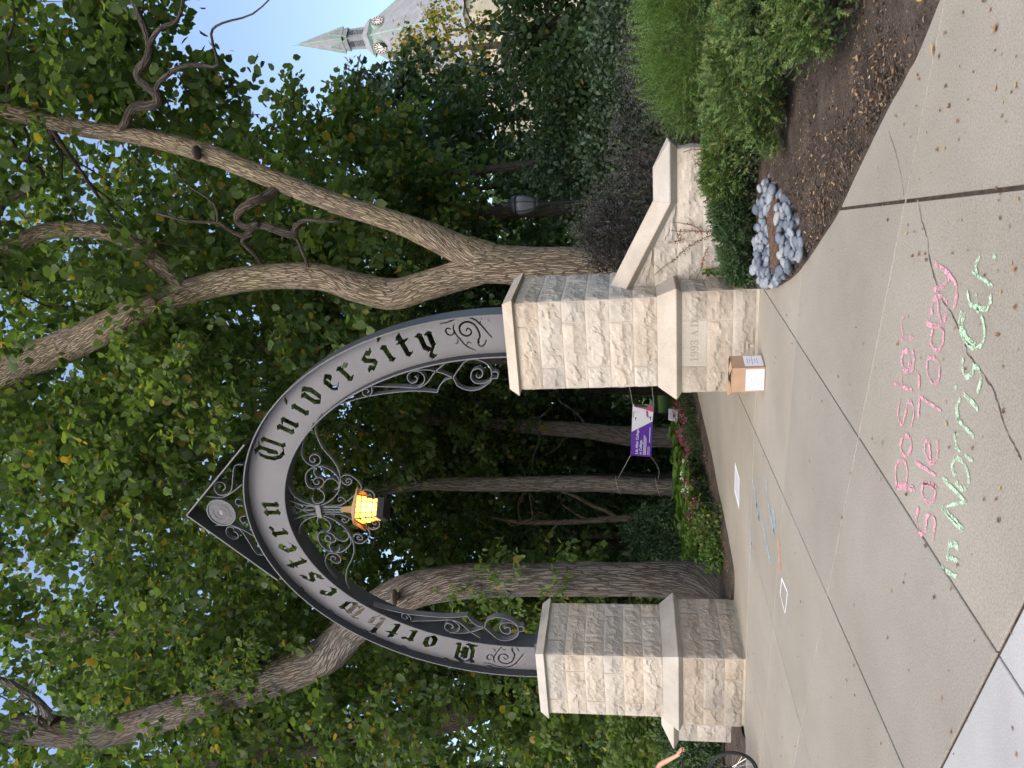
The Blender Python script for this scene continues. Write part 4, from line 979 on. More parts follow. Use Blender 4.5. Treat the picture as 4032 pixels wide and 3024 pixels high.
L = base0(fl(8.5, [(1560, 1056, 21), (1435, 1053, 19), (1268, 1045, 17.5), (1100, 1046, 16.5), (991, 1046, 15), (907, 1048, 12), (831, 1056, 12), (700, 1060, 11), (500, 1050, 10), (300, 1040, 8)]))
tr6 = simple_tree('roped_tree', 'slim straight grey tree with the banner ropes tied around it', L, 'bark_grey', [(-.5, 10.5, 9.5, 4.5, 3.2, 4.2, 300), (3.0, 10, 8.8, 3.2, 2.6, 3.6, 170)], 40, .14, 'leaf_mid', seed=31, group=DK)
L6 = L
z2 = lambda x, y: (1300 + .6329 * x, 1500 + .6329 * y)
R2 = .6329
L = base0(fl(12.5, [(2200, 345, 66), (2060, 350, 62), (1880, 347, 58), (1600, 312, 50), (1300, 290, 44), (900, 260, 38), (500, 240, 28)], z2, R2))
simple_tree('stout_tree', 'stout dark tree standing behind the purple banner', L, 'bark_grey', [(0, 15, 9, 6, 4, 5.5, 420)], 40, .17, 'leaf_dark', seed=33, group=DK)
L = base0(fl(11.0, [(2150, 840, 20), (1900, 850, 20), (1720, 860, 20), (1600, 872, 18), (1400, 880, 16), (1200, 880, 14), (1080, 862, 10), (950, 840, 7)], z2, R2))
L8 = [fl(11.0, [(1780, 850, 14), (1720, 812, 14), (1620, 770, 12), (1540, 725, 10), (1440, 690, 6)], z2, R2), fl(11.0, [(1410, 885, 8), (1370, 955, 6), (1362, 1040, 5), (1365, 1110, 4)], z2, R2), fl(11.0, [(1580, 855, 8), (1500, 810, 6), (1445, 770, 4)], z2, R2)]
simple_tree('crooked_tree', 'thin crooked pale forked tree in the dark gap under the arch', [L] + L8, 'bark_pale', [(-3.2, 13, 8, 4, 3, 4.2, 240)], 40, .15, 'leaf_mid', seed=35, sideb=4, group=DK)
for k, (x, y, hw, dep, lab) in enumerate([(2100, 60, 34, 17, 'dark tree just beside the engraved pillar under the arch'), (2050, 235, 34, 20, 'grey tree behind the photo-printed end of the banner'), (2000, 520, 24, 24, 'distant dark tree between banner and roped tree'),
                                          (1980, 950, 46, 20, 'shadowy tree behind the thin crooked tree'), (1990, 1060, 26, 26, 'far dark tree close to the thick bending trunk')]):
    L = base0(fl(dep, [(x, y, hw), (x - 300, y - 6, hw * .92), (x - 800, y - 20, hw * .8), (x - 1400, y - 10, hw * .55)], z2, R2))
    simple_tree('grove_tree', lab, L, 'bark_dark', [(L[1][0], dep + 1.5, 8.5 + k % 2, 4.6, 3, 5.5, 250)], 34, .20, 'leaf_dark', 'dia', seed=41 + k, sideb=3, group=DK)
# limb-bearing tree in the middle distance (dark trunk high between arch and fork)
L = base0(fl(9.5, [(1500, 770, 22), (1000, 765, 20), (690, 757, 18), (560, 757, 18), (440, 768, 16), (380, 790, 14), (310, 850, 9), (240, 880, 7)]))
Lb = fl(9.5, [(470, 764, 15), (400, 748, 13), (300, 752, 11), (150, 745, 8), (0, 735, 6)])
simple_tree('fork_crowned_tree', 'dark tree forking high between the arch and the pale limb', [L, Lb], 'bark_dark', [(3.4, 11.5, 14.5, 4.5, 3.5, 7, 330), (5.4, 11, 8.5, 3.2, 2.6, 3.4, 150)], 40, .15, 'leaf_mid', seed=52, group=DK)

# background crowns to the north-east and behind: each a tree with its own trunk
BG = 'background trees around the grove'
def bg_tree(name, label, X, Y, dep, h, rx, rz, ntw, leafm, Lf=.24, per=30, tpl='dia', low=.25, trunkr=.2, mat='bark_dark', z0=None, spread=.8, width=.9):
    p = pd(X * K, Y * K, dep); b = Vector((p.x, p.y, -.1))
    zc_ = h - rz if z0 is None else z0
    L = [(b.x, b.y, -.1, trunkr * 1.3), (b.x + .1, b.y, h * .25, trunkr), (b.x - .1, b.y + .1, h * .55, trunkr * .7), (b.x, b.y, h * .85, trunkr * .3)]
    return simple_tree(name, label, [L], mat, [(b.x, b.y, zc_, rx, rx * .8, rz, ntw)], per, Lf, leafm, tpl, 8, .008, .1, int(X), spread, BG, None, width)
bg_tree('shade_tree', 'dark spiky-leaved tree beside the clock tower', 900, 268, 33, 14.2, 2.9, 3.3, 300, 'leaf_blue', .26, 30, z0=10.9)
bg_tree('shade_tree', 'broad green tree behind the street lamp', 1080, 400, 27, 13.5, 4.0, 5.6, 380, 'leaf_dark', .24, 34, z0=5.8, trunkr=.11)
bg_tree('shade_tree', 'bright green tree above the black lamp post', 820, 385, 22, 14, 2.5, 4.0, 220, 'leaf_mid', .19, 36, 'leaf', z0=10.0, trunkr=.12)
bg_tree('golden_tree', 'yellowing tree with crooked pale trunk in front of the stone hall', 960, 105, 52, 16.5, 3.4, 3.5, 230, 'leaf_gold', .26, 22, z0=13.3, mat='bark_pale', trunkr=.35)
bg_tree('drooping_tree', 'dark tree with hanging foliage at the upper edge above the hedge', 1230, 40, 21, 6.5, 2.2, 1.8, 200, 'leaf_dark', .16, 36, 'leaf', z0=3.0)
bg_tree('shade_tree', 'green tree between the lamp post and the seated people', 1130, 250, 31, 11, 3.2, 4.4, 280, 'leaf_blue', .24, 34, z0=5.0, trunkr=.12)
bg_tree('shade_tree', 'tall tree high above the seal of the arch', 250, 1050, 30, 30, 5.5, 7.5, 190, 'leaf_mid', .33, 34, z0=21)
bg_tree('shade_tree', 'tall pale-leaved tree high above the first half of the name', 420, 1420, 34, 30, 6.0, 9.0, 320, 'leaf_light', .35, 34, z0=19)
bg_tree('shade_tree', 'tall tree at the far lower corner above the slanting tree', 350, 1640, 27, 26, 5.0, 8.0, 340, 'leaf_light', .32, 34, z0=15)
bg_tree('shade_tree', 'tall green tree between the two pale limbs', 380, 510, 26, 25, 4.2, 7.0, 300, 'leaf_mid', .29, 34, z0=17)
bg_tree('shade_tree', 'tree crown at the upper corner of the picture', 150, -120, 20, 22, 6.0, 4.2, 360, 'leaf_mid', .18, 40, 'leaf', z0=18)
bg_tree('shade_tree', 'tall tree behind the second half of the name', 520, 850, 30, 26, 5.0, 8.0, 230, 'leaf_mid', .33, 34, z0=17)
bg_tree('grove_tree', 'low branching dark tree filling the gap under the lantern', 1150, 960, 34, 13, 6.5, 6.0, 420, 'leaf_dark', .30, 30, z0=7.0)
bg_tree('grove_tree', 'dark leafy tree behind the thick bending trunk', 1150, 1180, 30, 14, 5.5, 6.0, 360, 'leaf_dark', .28, 30, z0=7.0)
bg_tree('grove_tree', 'leafy tree far behind the bare pillar', 1100, 1460, 26, 13, 6.0, 6.0, 420, 'leaf_mid', .24, 32, z0=6.5)
bg_tree('grove_tree', 'leafy tree far behind the engraved pillar', 1150, 760, 38, 16, 6.5, 7.5, 420, 'leaf_dark', .30, 30, z0=8.0)
# far wood: one dense mass that closes the view between the trunks
P = []; a0 = np.linspace(0, 1, 26000)
ang = rng.uniform(math.radians(68), math.radians(150), 46000); rad = rng.uniform(52, 66, 46000)
P = np.stack([9.3 + rad * np.cos(ang), -10 + rad * np.sin(ang), rng.uniform(1.2, 18, 46000) * np.where(rng.random(46000) < .6, .6, 1)], -1)
P = P[P[:, 0] < 4.0]
nv_ = np.array([noise.noise((q[0] * .13, q[1] * .13, q[2] * .2)) for q in P]); P = P[nv_ > -.45]
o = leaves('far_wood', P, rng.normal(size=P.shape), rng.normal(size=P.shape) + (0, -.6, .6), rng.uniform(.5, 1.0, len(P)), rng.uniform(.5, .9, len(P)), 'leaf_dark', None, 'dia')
tag(o, 'distant dark green wood closing the view between the trunks', None, kind='stuff')
# ------------------------------------------------------------------ shrubs
def sprigs(name, C, D, n_need, Ls, Ln, Wn, mat, parent, curl=.25, flat=.5):
    """yew-like shoots: C starts, D directions (unit), each shoot carries n_need needle pairs"""
    n = len(C); t = (np.arange(n_need) + .5) / n_need
    S = Ls * rng.uniform(.6, 1.25, n); up = np.array([0, 0, 1.0])
    sag = rng.normal(scale=curl, size=(n, 3)) + (0, 0, .15)
    p = C[:, None, :] + D[:, None, :] * (t[None, :, None] * S[:, None, None]) + sag[:, None, :] * ((t ** 2)[None, :, None] * S[:, None, None]) * .6
    side = unit(np.cross(D, up + rng.normal(scale=.4, size=(n, 3))))
    A = []; P = []; N = []
    for s in (-1, 1):
        a = side[:, None, :] * s + D[:, None, :] * .75 + rng.normal(scale=.22, size=(n, n_need, 3)); A.append(a.reshape(-1, 3)); P.append(p.reshape(-1, 3)); N.append((np.cross(D, side)[:, None, :] + rng.normal(scale=.35, size=(n, n_need, 3))).reshape(-1, 3))
    A.append((D[:, None, :] + rng.normal(scale=.25, size=(n, n_need, 3))).reshape(-1, 3)); P.append(p.reshape(-1, 3)); N.append(rng.normal(size=(n * n_need, 3)))
    P = np.concatenate(P); L = Ln * rng.uniform(.7, 1.3, len(P))
    return leaves(name, P, np.concatenate(A), np.concatenate(N), L, Wn * rng.uniform(.8, 1.3, len(P)), mat, parent, 'blade')
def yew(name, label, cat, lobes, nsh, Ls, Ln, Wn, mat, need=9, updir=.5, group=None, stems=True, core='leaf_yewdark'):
    b = lobes[0]; t = thing(name, label, cat, (b[0], b[1], 0), group)
    Cs, Ds = [], []
    tot = sum(l[3] * l[4] for l in lobes)
    for (x, y, z, rx, ry, rz) in lobes:
        n = int(nsh * rx * ry / tot) if tot else nsh
        nsub = max(6, int(26 * (rx + ry) / 2)); sv = unit(rng.normal(size=(nsub, 3))); sv[:, 2] = np.where(sv[:, 2] < -.3, -sv[:, 2] * .6, sv[:, 2]); sr = rng.uniform(.16, .34, nsub)
        w_ = rng.integers(0, nsub, n); v0 = unit(rng.normal(size=(n, 3))); v = unit(sv[w_] * .9 + v0 * (sr[w_] / np.array([rx, ry, rz]).mean())[:, None]); v[:, 2] = np.where(v[:, 2] < -.25, -v[:, 2] * .6, v[:, 2])
        k = (.80 + .20 * (np.sum(v0 * sv[w_], 1)) * sr[w_] / .25) * rng.uniform(.82, 1.0, n)
        lump = np.array([1 + .26 * noise.noise((q[0] * 3.4 + x, q[1] * 3.4 + y, q[2] * 3.4)) + .12 * noise.noise((q[0] * 8 + x, q[1] * 8 + y, q[2] * 8)) for q in v]); c = v * (k * lump)[:, None] * (rx, ry, rz) + (x, y, z)
        ok = c[:, 2] > .03; Cs.append(c[ok]); Ds.append(unit(v[ok] * (1, 1, .8) + (0, 0, updir) + rng.normal(scale=.6, size=(ok.sum(), 3))))
        # inner mass so the shrub is not see-through
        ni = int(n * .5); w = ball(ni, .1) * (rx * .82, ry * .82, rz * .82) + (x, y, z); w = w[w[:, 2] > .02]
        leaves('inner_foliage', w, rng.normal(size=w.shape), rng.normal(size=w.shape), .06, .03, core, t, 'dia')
        if stems:
            mb = MB()
            for q in range(5):
                a = rng.uniform(0, 6.28); e = Vector((x + math.cos(a) * rx * .6, y + math.sin(a) * ry * .6, z + rz * .3)); mb.tube([(x + .1 * math.cos(a), y + .1 * math.sin(a), 0.0), ((x + e.x) / 2, (y + e.y) / 2, z * .7), e], [.018, .012, .005], 5)
            mb.build('stem', M['twig'], t)['kind'] = 'stuff'
    sprigs('foliage', np.concatenate(Cs), np.concatenate(Ds), need, Ls, Ln, Wn, mat, t)
    return t
YG = 'yew shrubs in the mulch bed'
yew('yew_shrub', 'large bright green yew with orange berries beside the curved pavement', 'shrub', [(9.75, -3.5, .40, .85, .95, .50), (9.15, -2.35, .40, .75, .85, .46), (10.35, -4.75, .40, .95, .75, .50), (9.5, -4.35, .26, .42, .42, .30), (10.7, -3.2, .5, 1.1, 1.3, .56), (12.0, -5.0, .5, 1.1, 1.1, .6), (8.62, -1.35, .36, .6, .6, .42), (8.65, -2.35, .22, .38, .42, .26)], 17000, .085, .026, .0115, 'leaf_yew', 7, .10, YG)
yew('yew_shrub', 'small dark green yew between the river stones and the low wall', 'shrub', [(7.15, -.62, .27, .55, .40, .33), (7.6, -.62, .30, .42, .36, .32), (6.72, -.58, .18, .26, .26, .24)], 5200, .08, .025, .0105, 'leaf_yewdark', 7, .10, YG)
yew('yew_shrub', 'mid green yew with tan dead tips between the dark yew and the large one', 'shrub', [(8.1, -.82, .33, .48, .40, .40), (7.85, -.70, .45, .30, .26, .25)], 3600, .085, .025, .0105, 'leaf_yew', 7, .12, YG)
yew('feathery_hedge', 'tall feathery light green hedge beyond the end of the low wall', 'hedge', [(9.3, .55, .62, .95, .75, .78), (10.6, .35, .68, 1.1, .9, .8), (12.2, .2, .7, 1.2, 1.0, .85), (8.7, .95, .5, .5, .55, .68)], 6500, .30, .034, .008, 'leaf_hedge', 11, .45)
t = thing('barberry_shrub', 'dark purplish twiggy shrub behind the low sloping wall', 'shrub', (7.4, 1.7, 0))
C_ = np.concatenate([ball(1500, .2) * (1.0, .8, 1.0) + (7.0, 1.6, 1.2), ball(1300, .2) * (1.1, .9, .95) + (8.1, 1.9, .85), ball(700, .2) * (.6, .6, .5) + (6.75, 1.5, 1.85), ball(900, .2) * (1.0, .9, .7) + (9.2, 2.3, .9)]); C_ = C_[C_[:, 2] > .1]
D_ = unit(rng.normal(size=C_.shape) + (0, 0, .9))
sprigs('foliage', C_, D_, 6, .22, .035, .014, 'leaf_purple', t, .5)
mb = MB()
for k in range(90):
    a = rng.uniform(0, 6.28); r_ = rng.uniform(.3, 1.6); x = rng.uniform(6.7, 9.2); mb.tube([(x, 1.8, .1), (x + math.cos(a) * .4 * r_, 1.8 + math.sin(a) * .3, .7), (x + math.cos(a + .5) * .8 * r_, 1.8 + math.sin(a) * .7, rng.uniform(.9, 1.9) * (1.05 if x < 7.6 else .75))], [.008, .005, .002], 4)
mb.build('stem', M['twig'], t)['kind'] = 'stuff'
# undergrowth: shrubs behind the low wall and under the trees, each on its own
def leafy(name, label, c, r, n, Lf, mat, group=None, tpl='leaf', cat='shrub'):
    t = thing(name, label, cat, (c[0], c[1], 0), group)
    b = ball(n, .25); p = b * r + c; p = p[p[:, 2] > .05]; b = b[:len(p)]
    per = 9; q = p[:, None, :] + rng.normal(scale=.10, size=(len(p), per, 3)); a = rng.normal(size=q.shape) + (0, 0, .2); nn = rng.normal(scale=.6, size=q.shape) + (0, 0, 1)
    L = Lf * rng.uniform(.6, 1.3, len(p) * per)
    leaves('foliage', q.reshape(-1, 3), a.reshape(-1, 3), nn.reshape(-1, 3), L, L * .75, mat, t, tpl)
    mb = MB()
    for k in range(6):
        a = k * 1.05; mb.tube([(c[0], c[1], 0), (c[0] + math.cos(a) * r[0] * .35, c[1] + math.sin(a) * r[1] * .35, c[2] * .8), (c[0] + math.cos(a) * r[0] * .6, c[1] + math.sin(a) * r[1] * .6, c[2] + r[2] * .5)], [.02, .014, .006], 5)
    mb.build('stem', M['twig'], t)['kind'] = 'stuff'
    return t
UG = 'undergrowth shrubs behind the gate'
leafy('leafy_shrub', 'blue green shrub around the foot of the lamp post', (7.2, 6.6, 1.3), (1.7, 1.2, 1.3), 900, .10, 'leaf_blue', UG)
leafy('leafy_shrub', 'green shrub right against the forked trunk by the lamp post', (5.7, 6.8, 1.4), (1.0, 1.2, 1.5), 620, .10, 'leaf_dark', UG)
leafy('leafy_shrub', 'grey green shrub below the seated people', (9.6, 6.4, 1.2), (1.7, 1.3, 1.1), 800, .10, 'leaf_blue', UG)
leafy('leafy_shrub', 'wide shrub at the picture edge behind the feathery hedge', (12.2, 4.6, 1.2), (2.0, 1.5, 1.3), 800, .11, 'leaf_dark', UG)
leafy('leafy_shrub', 'tall green shrub in front of the far wood by the lamp', (8.2, 13.5, 1.9), (2.4, 1.6, 2.0), 900, .14, 'leaf_mid', UG)
leafy('leafy_shrub', 'dark evergreen shrub beside the thick bending trunk', (-2.7, 7.6, .9), (.85, .8, 1.15), 700, .10, 'leaf_yewdark', UG, 'long')
leafy('leafy_shrub', 'green shrub behind the bare pillar by the bicycle', (-2.6, 3.2, 1.0), (1.2, .9, 1.2), 700, .11, 'leaf_mid', UG)
leafy('leafy_shrub', 'leafy shrub at the lower picture edge behind the cyclist', (-4.6, 2.4, 1.1), (1.6, 1.1, 1.4), 900, .12, 'leaf_light', UG)
leafy('leafy_shrub', 'low conifer shrub behind the short wall end', (-3.0, 1.3, .6), (.9, .6, .7), 600, .09, 'leaf_yewdark', UG, 'long')
leafy('leafy_shrub', 'dark green shrub below the globe of the street lamp', (8.3, 10.0, 1.9), (1.8, 1.2, 2.1), 900, .13, 'leaf_dark', UG)
leafy('leafy_shrub', 'blue green shrub between the lamp post and the forked trunk', (6.9, 10.5, 2.1), (1.5, 1.2, 2.3), 900, .13, 'leaf_blue', UG)
leafy('leafy_shrub', 'big dark shrub far behind the roped tree', (-7, 19, 1.6), (2.6, 1.6, 2.0), 700, .2, 'leaf_dark', UG)

# ------------------------------------------------------------------ flower bed beyond the gate
HG = 'broad leaved hostas in the flower bed'
def hosta(c, s, label):
    t = thing('hosta_plant', label, 'plant', c, HG); n = 40
    a = rng.uniform(0, 6.28, n); r_ = rng.uniform(.05, .36, n) * s; z = (.16 + .26 * rng.random(n)) * s
    P = np.stack([c[0] + r_ * np.cos(a), c[1] + r_ * np.sin(a), z + .08], -1)
    A = np.stack([np.cos(a), np.sin(a), rng.normal(-.15, .2, n)], -1); N = np.stack([-np.cos(a) * .3, -np.sin(a) * .3, np.ones(n)], -1) + rng.normal(scale=.2, size=(n, 3))
    leaves('foliage', P, A, N, .22 * s * rng.uniform(.8, 1.2, n), .20 * s * rng.uniform(.8, 1.2, n), 'leaf_hosta', t)
    mb = MB()
    for k in range(0, n, 2): mb.tube([(c[0], c[1], .03), tuple(P[k])], .006, 4)
    mb.build('stem', M['leaf_hosta'], t)['kind'] = 'stuff'
hl = 'yellow green hosta among the hostas behind the pink flowers'
for k in range(44):
    y = 3.4 + 6.0 * ((k * .618) % 1); x = .62 - 2.0 * rng.random() - (y - 3.6) * .05; hosta((x, y, .10), rng.uniform(.95, 1.35), hl)
FG = 'pink snapdragons along the path'
def flower(c, h, pet, label):
    t = thing('flowering_plant', label, 'plant', c, FG if pet == 'petal_pink' else 'white flowers along the path'); n = 46
    z = rng.random(n) * h * .8; P = np.stack([c[0] + rng.normal(0, .07, n), c[1] + rng.normal(0, .07, n), z + .06], -1)
    leaves('foliage', P, rng.normal(size=(n, 3)) + (0, 0, .7), rng.normal(size=(n, 3)), .10, .035, 'leaf_dark', t, 'long')
    m_ = 26; P = np.stack([c[0] + rng.normal(0, .06, m_), c[1] + rng.normal(0, .06, m_), h * (.72 + .38 * rng.random(m_)) + .06], -1)
    leaves('blossom', P, rng.normal(size=(m_, 3)), rng.normal(size=(m_, 3)) + (0, 0, .6), .042, .04, pet, t)
    mb = MB()
    for q in range(4): mb.tube([(c[0] + rng.normal(0, .03), c[1] + rng.normal(0, .03), 0.02), (c[0] + rng.normal(0, .06), c[1] + rng.normal(0, .06), h)], .005, 4)
    mb.build('stem', M['leaf_dark'], t)['kind'] = 'stuff'
for k in range(46):
    y = 2.9 + 5.6 * ((k * .618 + .13) % 1); x = 1.10 - .55 * rng.random() + .05 * math.sin(y)
    flower((x, y, .05), rng.uniform(.30, .52), 'petal_pink', 'pink flowering plant in the row along the path')
for k in range(7): flower((.75 - .2 * rng.random(), 4.0 + .22 * k, .05), rng.uniform(.42, .52), 'petal_white', 'white flowering plant among the pink flowers')
leafy('ground_plant', 'reddish green low plant at the near end of the flower bed', (1.0, 2.35, .22), (.28, .32, .25), 130, .07, 'leaf_light', None, 'leaf', 'plant')
leafy('ground_plant', 'low yellow green plant before the foot of the bending trunk', (.80, 1.75, .16), (.22, .28, .18), 90, .06, 'leaf_hosta', None, 'leaf', 'plant')
leafy('ground_plant', 'bright green leafy plant behind the low plants at the trunk', (.35, 3.0, .25), (.45, .35, .28), 130, .12, 'leaf_hosta', None, 'leaf', 'plant')
pc = pd(*z4(520, 280), 19.6)
t = thing('plaque', 'small grey lettered plaque at the end of the flower bed', 'sign', (pc.x, pc.y, 0))
ux = Vector((.93, -.36, 0)).normalized(); uz = Vector((.1, .35, .93)).normalized(); un = ux.cross(uz)
MB().obox(pc, ux * .20, un * .015, uz * .12).build('board', M['plaque'], t)
for k in range(5): MB().obox(pc + uz * (.075 - .035 * k) - un * -.0165, ux * (.14 if k % 3 else .10), un * .001, uz * .004).build('text_line', M['ink'], t)
MB().tube([pc, (pc.x, pc.y, 0)], .02, 6).build('post', M['steel'], t)

# ------------------------------------------------------------------ river stones and drain grate
RS = 'blue grey river stones around the drain grate'
gv = [gr(*zb(*p)) for p in [(872, 1042), (872, 1125), (893, 1322), (922, 1205)]]
gc = Vector((7.46, -2.24, .075))
smesh = []
for k in range(5):
    V = []; F = []; nu, nv = 12, 8
    for j in range(nv + 1):
        for i in range(nu):
            a = 2 * math.pi * i / nu; b = math.pi * j / nv; p = Vector((math.sin(b) * math.cos(a), math.sin(b) * math.sin(a), math.cos(b)))
            V.append(p * (1 + .16 * noise.noise(p * 1.3 + Vector((k * 9, 0, 0)))))
    for j in range(nv):
        for i in range(nu): F.append((j * nu + i, j * nu + (i + 1) % nu, (j + 1) * nu + (i + 1) % nu, (j + 1) * nu + i))
    me = np_mesh('river_stone', V, F, True); me.materials.append(M['river']); smesh.append(me)
rpoly = [(7.95, -1.55), (7.90, -2.5), (7.84, -3.05), (7.55, -3.30), (7.16, -2.60), (6.80, -1.70), (6.80, -1.0), (7.2, -1.1), (7.55, -1.05)]
def inside(x, y, poly):
    c = False
    for i in range(len(poly)):
        (x0, y0), (x1, y1) = poly[i], poly[i - 1]
        if (y0 > y) != (y1 > y) and x < (x1 - x0) * (y - y0) / (y1 - y0) + x0: c = not c
    return c
gax = Vector((.78, .62, 0)).normalized(); gay = Vector((-gax.y, gax.x, 0))
GLN, GWD = .32, .20
placed = []; rs = random.Random(5); tries = 0
while len(placed) < 250 and tries < 16000:
    tries += 1; x = rs.uniform(6.7, 8.1); y = rs.uniform(-3.35, -.8)
    if not inside(x, y, rpoly): continue
    d = Vector((x, y, 0)) - Vector((gc.x, gc.y, 0)); du, dv = abs(d.dot(gax)), abs(d.dot(gay))
    if du < GLN + .05 and dv < GWD + .05: continue
    r_ = rs.uniform(.036, .072); layer = 0 if len(placed) < 165 else 1
    if any((x - a) ** 2 + (y - b) ** 2 < ((r_ + c) * (.74 if layer == l else .45)) ** 2 for a, b, c, l in placed): continue
    placed.append((x, y, r_, layer))
    o = bpy.data.objects.new('river_stone', smesh[rs.randrange(5)]); COL.objects.link(o)
    o.location = (x, y, .075 + layer * .055 + rs.uniform(-.008, .012)); o.scale = (r_ * rs.uniform(.95, 1.4), r_ * rs.uniform(.75, 1.0), r_ * rs.uniform(.5, .7)); o.rotation_euler = (rs.uniform(-.35, .35), rs.uniform(-.35, .35), rs.uniform(0, 6.28))
    tag(o, 'smooth rounded river stone in the pile around the rusty drain grate', 'stone', RS)
t = thing('drain_grate', 'rusty brown iron drain grate among the river stones', 'grate', (gc.x, gc.y, .09))
mb = MB()
for s in (-1, 1):
    mb.obox(gc + Vector((0, 0, .055)) + gay * (s * (GWD - .012)), gax * GLN, gay * .014, Vector((0, 0, .014))); mb.obox(gc + Vector((0, 0, .055)) + gax * (s * (GLN - .012)), gax * .014, gay * (GWD - .03), Vector((0, 0, .014)))
mb.build('frame', M['rust'], t)
for k in range(7):
    MB().obox(gc + Vector((0, 0, .053)) + gax * ((k - 3) * .082), gax * .017, gay * (GWD - .03), Vector((0, 0, .012))).build('bar', M['rust'], t)
for k in range(3): MB().obox(gc + Vector((0, 0, .056)) + gay * ((k - 1) * .075), gax * (GLN - .03), gay * .012, Vector((0, 0, .0125))).build('bar', M['rust'], t)
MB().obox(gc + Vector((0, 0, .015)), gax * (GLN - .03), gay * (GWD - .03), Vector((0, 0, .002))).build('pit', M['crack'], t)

# ------------------------------------------------------------------ creeper on the low wall
t = thing('creeper_vine', 'thin creeper with dry red leaves on the front of the low wall', 'vine', (7.0, -.18, .2))
zv = [[(1740, 1195), (1690, 1195), (1600, 1190), (1520, 1195), (1450, 1185)], [(1750, 1225), (1690, 1250), (1600, 1300), (1540, 1350), (1470, 1410), (1380, 1475), (1320, 1530)], [(1690, 1200), (1640, 1160), (1560, 1135), (1450, 1120)], [(1540, 1250), (1500, 1265), (1430, 1280)], [(1520, 1200), (1500, 1240), (1495, 1215)],
      [(1735, 1310), (1700, 1400), (1680, 1480), (1640, 1560)], [(1680, 565), (1620, 560), (1540, 585)], [(1780, 850), (1745, 820), (1750, 790)]]
mb = MB(); LP = []
for c in zv:
    C2 = [Vector(tuple(q)) for q in crom([tuple(py(*zq(*p), -.215)) for p in c], 6)]; mb.tube(C2, .0045, 4)
    for q in C2[: max(3, int(len(C2) * .72))]:
        for _ in range(2): LP.append((q.x + random.gauss(0, .014), q.y - .008 - random.random() * .02, q.z + random.gauss(0, .014)))
mb.build('stem', M['twig'], t)['kind'] = 'stuff'
LP = np.array(LP); leaves('leaves', LP, rng.normal(size=LP.shape), rng.normal(scale=.5, size=LP.shape) + (0, -1, 0), .022, .017, 'vine_red', t)
G_ = np.array([tuple(py(*zq(1700 + 150 * random.random(), 1500 + 40 * random.random() - 20), -.24)) for _ in range(60)]); leaves('leaves', G_, rng.normal(size=G_.shape), rng.normal(scale=.4, size=G_.shape) + (0, -1, 0), .05, .045, 'leaf_yew', t)

# ------------------------------------------------------------------ street lamp
lp = pd(*fu(1200, 438), 17.0)
t = thing('street_lamp', 'black lamp post with frosted acorn globe among the trees', 'street lamp', (lp.x, lp.y, 0))
c0 = (lp.x, lp.y, 0)
MB().lathe([(.16, 0), (.16, .25), (.10, .35), (.075, .5), (.05, .9), (.042, 3.35), (.075, 3.42), (.075, 3.50), (.10, 3.55)], c0, 16).build('post', M['black_paint'], t, True)
MB().lathe([(.10, 3.555), (.14, 3.62), (.195, 3.80), (.20, 3.92), (.19, 3.99)], c0, 20).build('globe', M['frost'], t, True)
MB().lathe([(.21, 3.985), (.21, 4.03), (.17, 4.09), (.10, 4.16), (.05, 4.19), (.045, 4.25), (.02, 4.30)], c0, 20).build('cap', M['black_paint'], t, True)
for k in range(6):
    a = k * math.pi / 3; MB().tube([(lp.x + math.cos(a) * r_, lp.y + math.sin(a) * r_, z) for r_, z in ((.105, 3.55), (.147, 3.62), (.203, 3.80), (.207, 3.93), (.20, 4.0))], .009, 5).build('rib', M['black_paint'], t)

# ------------------------------------------------------------------ banner between trees
bc = [pd(*z4(*p), 19.0) for p in [(173, 605), (340, 622), (362, 205), (190, 190)]]       # top-left, bottom-left, bottom-right, top-right
t = thing('banner', 'purple printed banner with people strung between two trees', 'banner', tuple(sum(bc, Vector()) / 4))
bx = (bc[2] - bc[1] + bc[3] - bc[0]) / 2; bz = (bc[0] - bc[1] + bc[3] - bc[2]) / 2; bn = bx.cross(bz).normalized()
if bn.dot(FW) > 0: bn = -bn
B = lambda u, v, o=0.0: bc[1] + bx * u + bz * v + bn * (o + .015 * math.sin(u * 7) * math.sin(v * 3))
def bpoly(poly, off, mat, name, sub=1):
    MB().add([B(u, v, off) for u, v in poly], [tuple(range(len(poly)))]).build(name, M[mat], t)
nu, nv = 16, 6
MB().add([B(i / nu, j / nv) for j in range(nv + 1) for i in range(nu + 1)], [(j * (nu + 1) + i, j * (nu + 1) + i + 1, (j + 1) * (nu + 1) + i + 1, (j + 1) * (nu + 1) + i) for j in range(nv) for i in range(nu)]).build('cloth', M['purple'], t, True)
bpoly([(.46, 1), (.70, .02), (.8, .01), (1, .0), (1, 1), (.7, 1)], .006, 'banner_white', 'photo_print')
bpoly([(.74, .45), (.86, .45), (.86, .98), (.74, .98)], .008, 'print_grey', 'photo_print')
bpoly([(.69, .12), (.79, .08), (.79, .42), (.75, .56), (.69, .56), (.66, .40)], .010, 'print_teal', 'photo_print'); bpoly([(.69, .58), (.74, .58), (.75, .76), (.72, .82), (.68, .76)], .012, 'skin', 'photo_print'); bpoly([(.68, .74), (.76, .74), (.75, .86), (.69, .86)], .013, 'hair_dark', 'photo_print')
bpoly([(.88, .0), (1.0, .0), (1.0, .98), (.95, .92), (.93, .5)], .010, 'print_pink', 'photo_print'); bpoly([(.96, .3), (1, .3), (1, .96), (.96, .9)], .012, 'print_dark', 'photo_print'); bpoly([(.74, .20), (.90, .26), (.90, .36), (.74, .30)], .012, 'print_pink', 'photo_print')
Mb = Matrix(((bx.normalized().x, bz.normalized().x, bn.x, 0), (bx.normalized().y, bz.normalized().y, bn.y, 0), (bx.normalized().z, bz.normalized().z, bn.z, 0), (0, 0, 0, 1)))
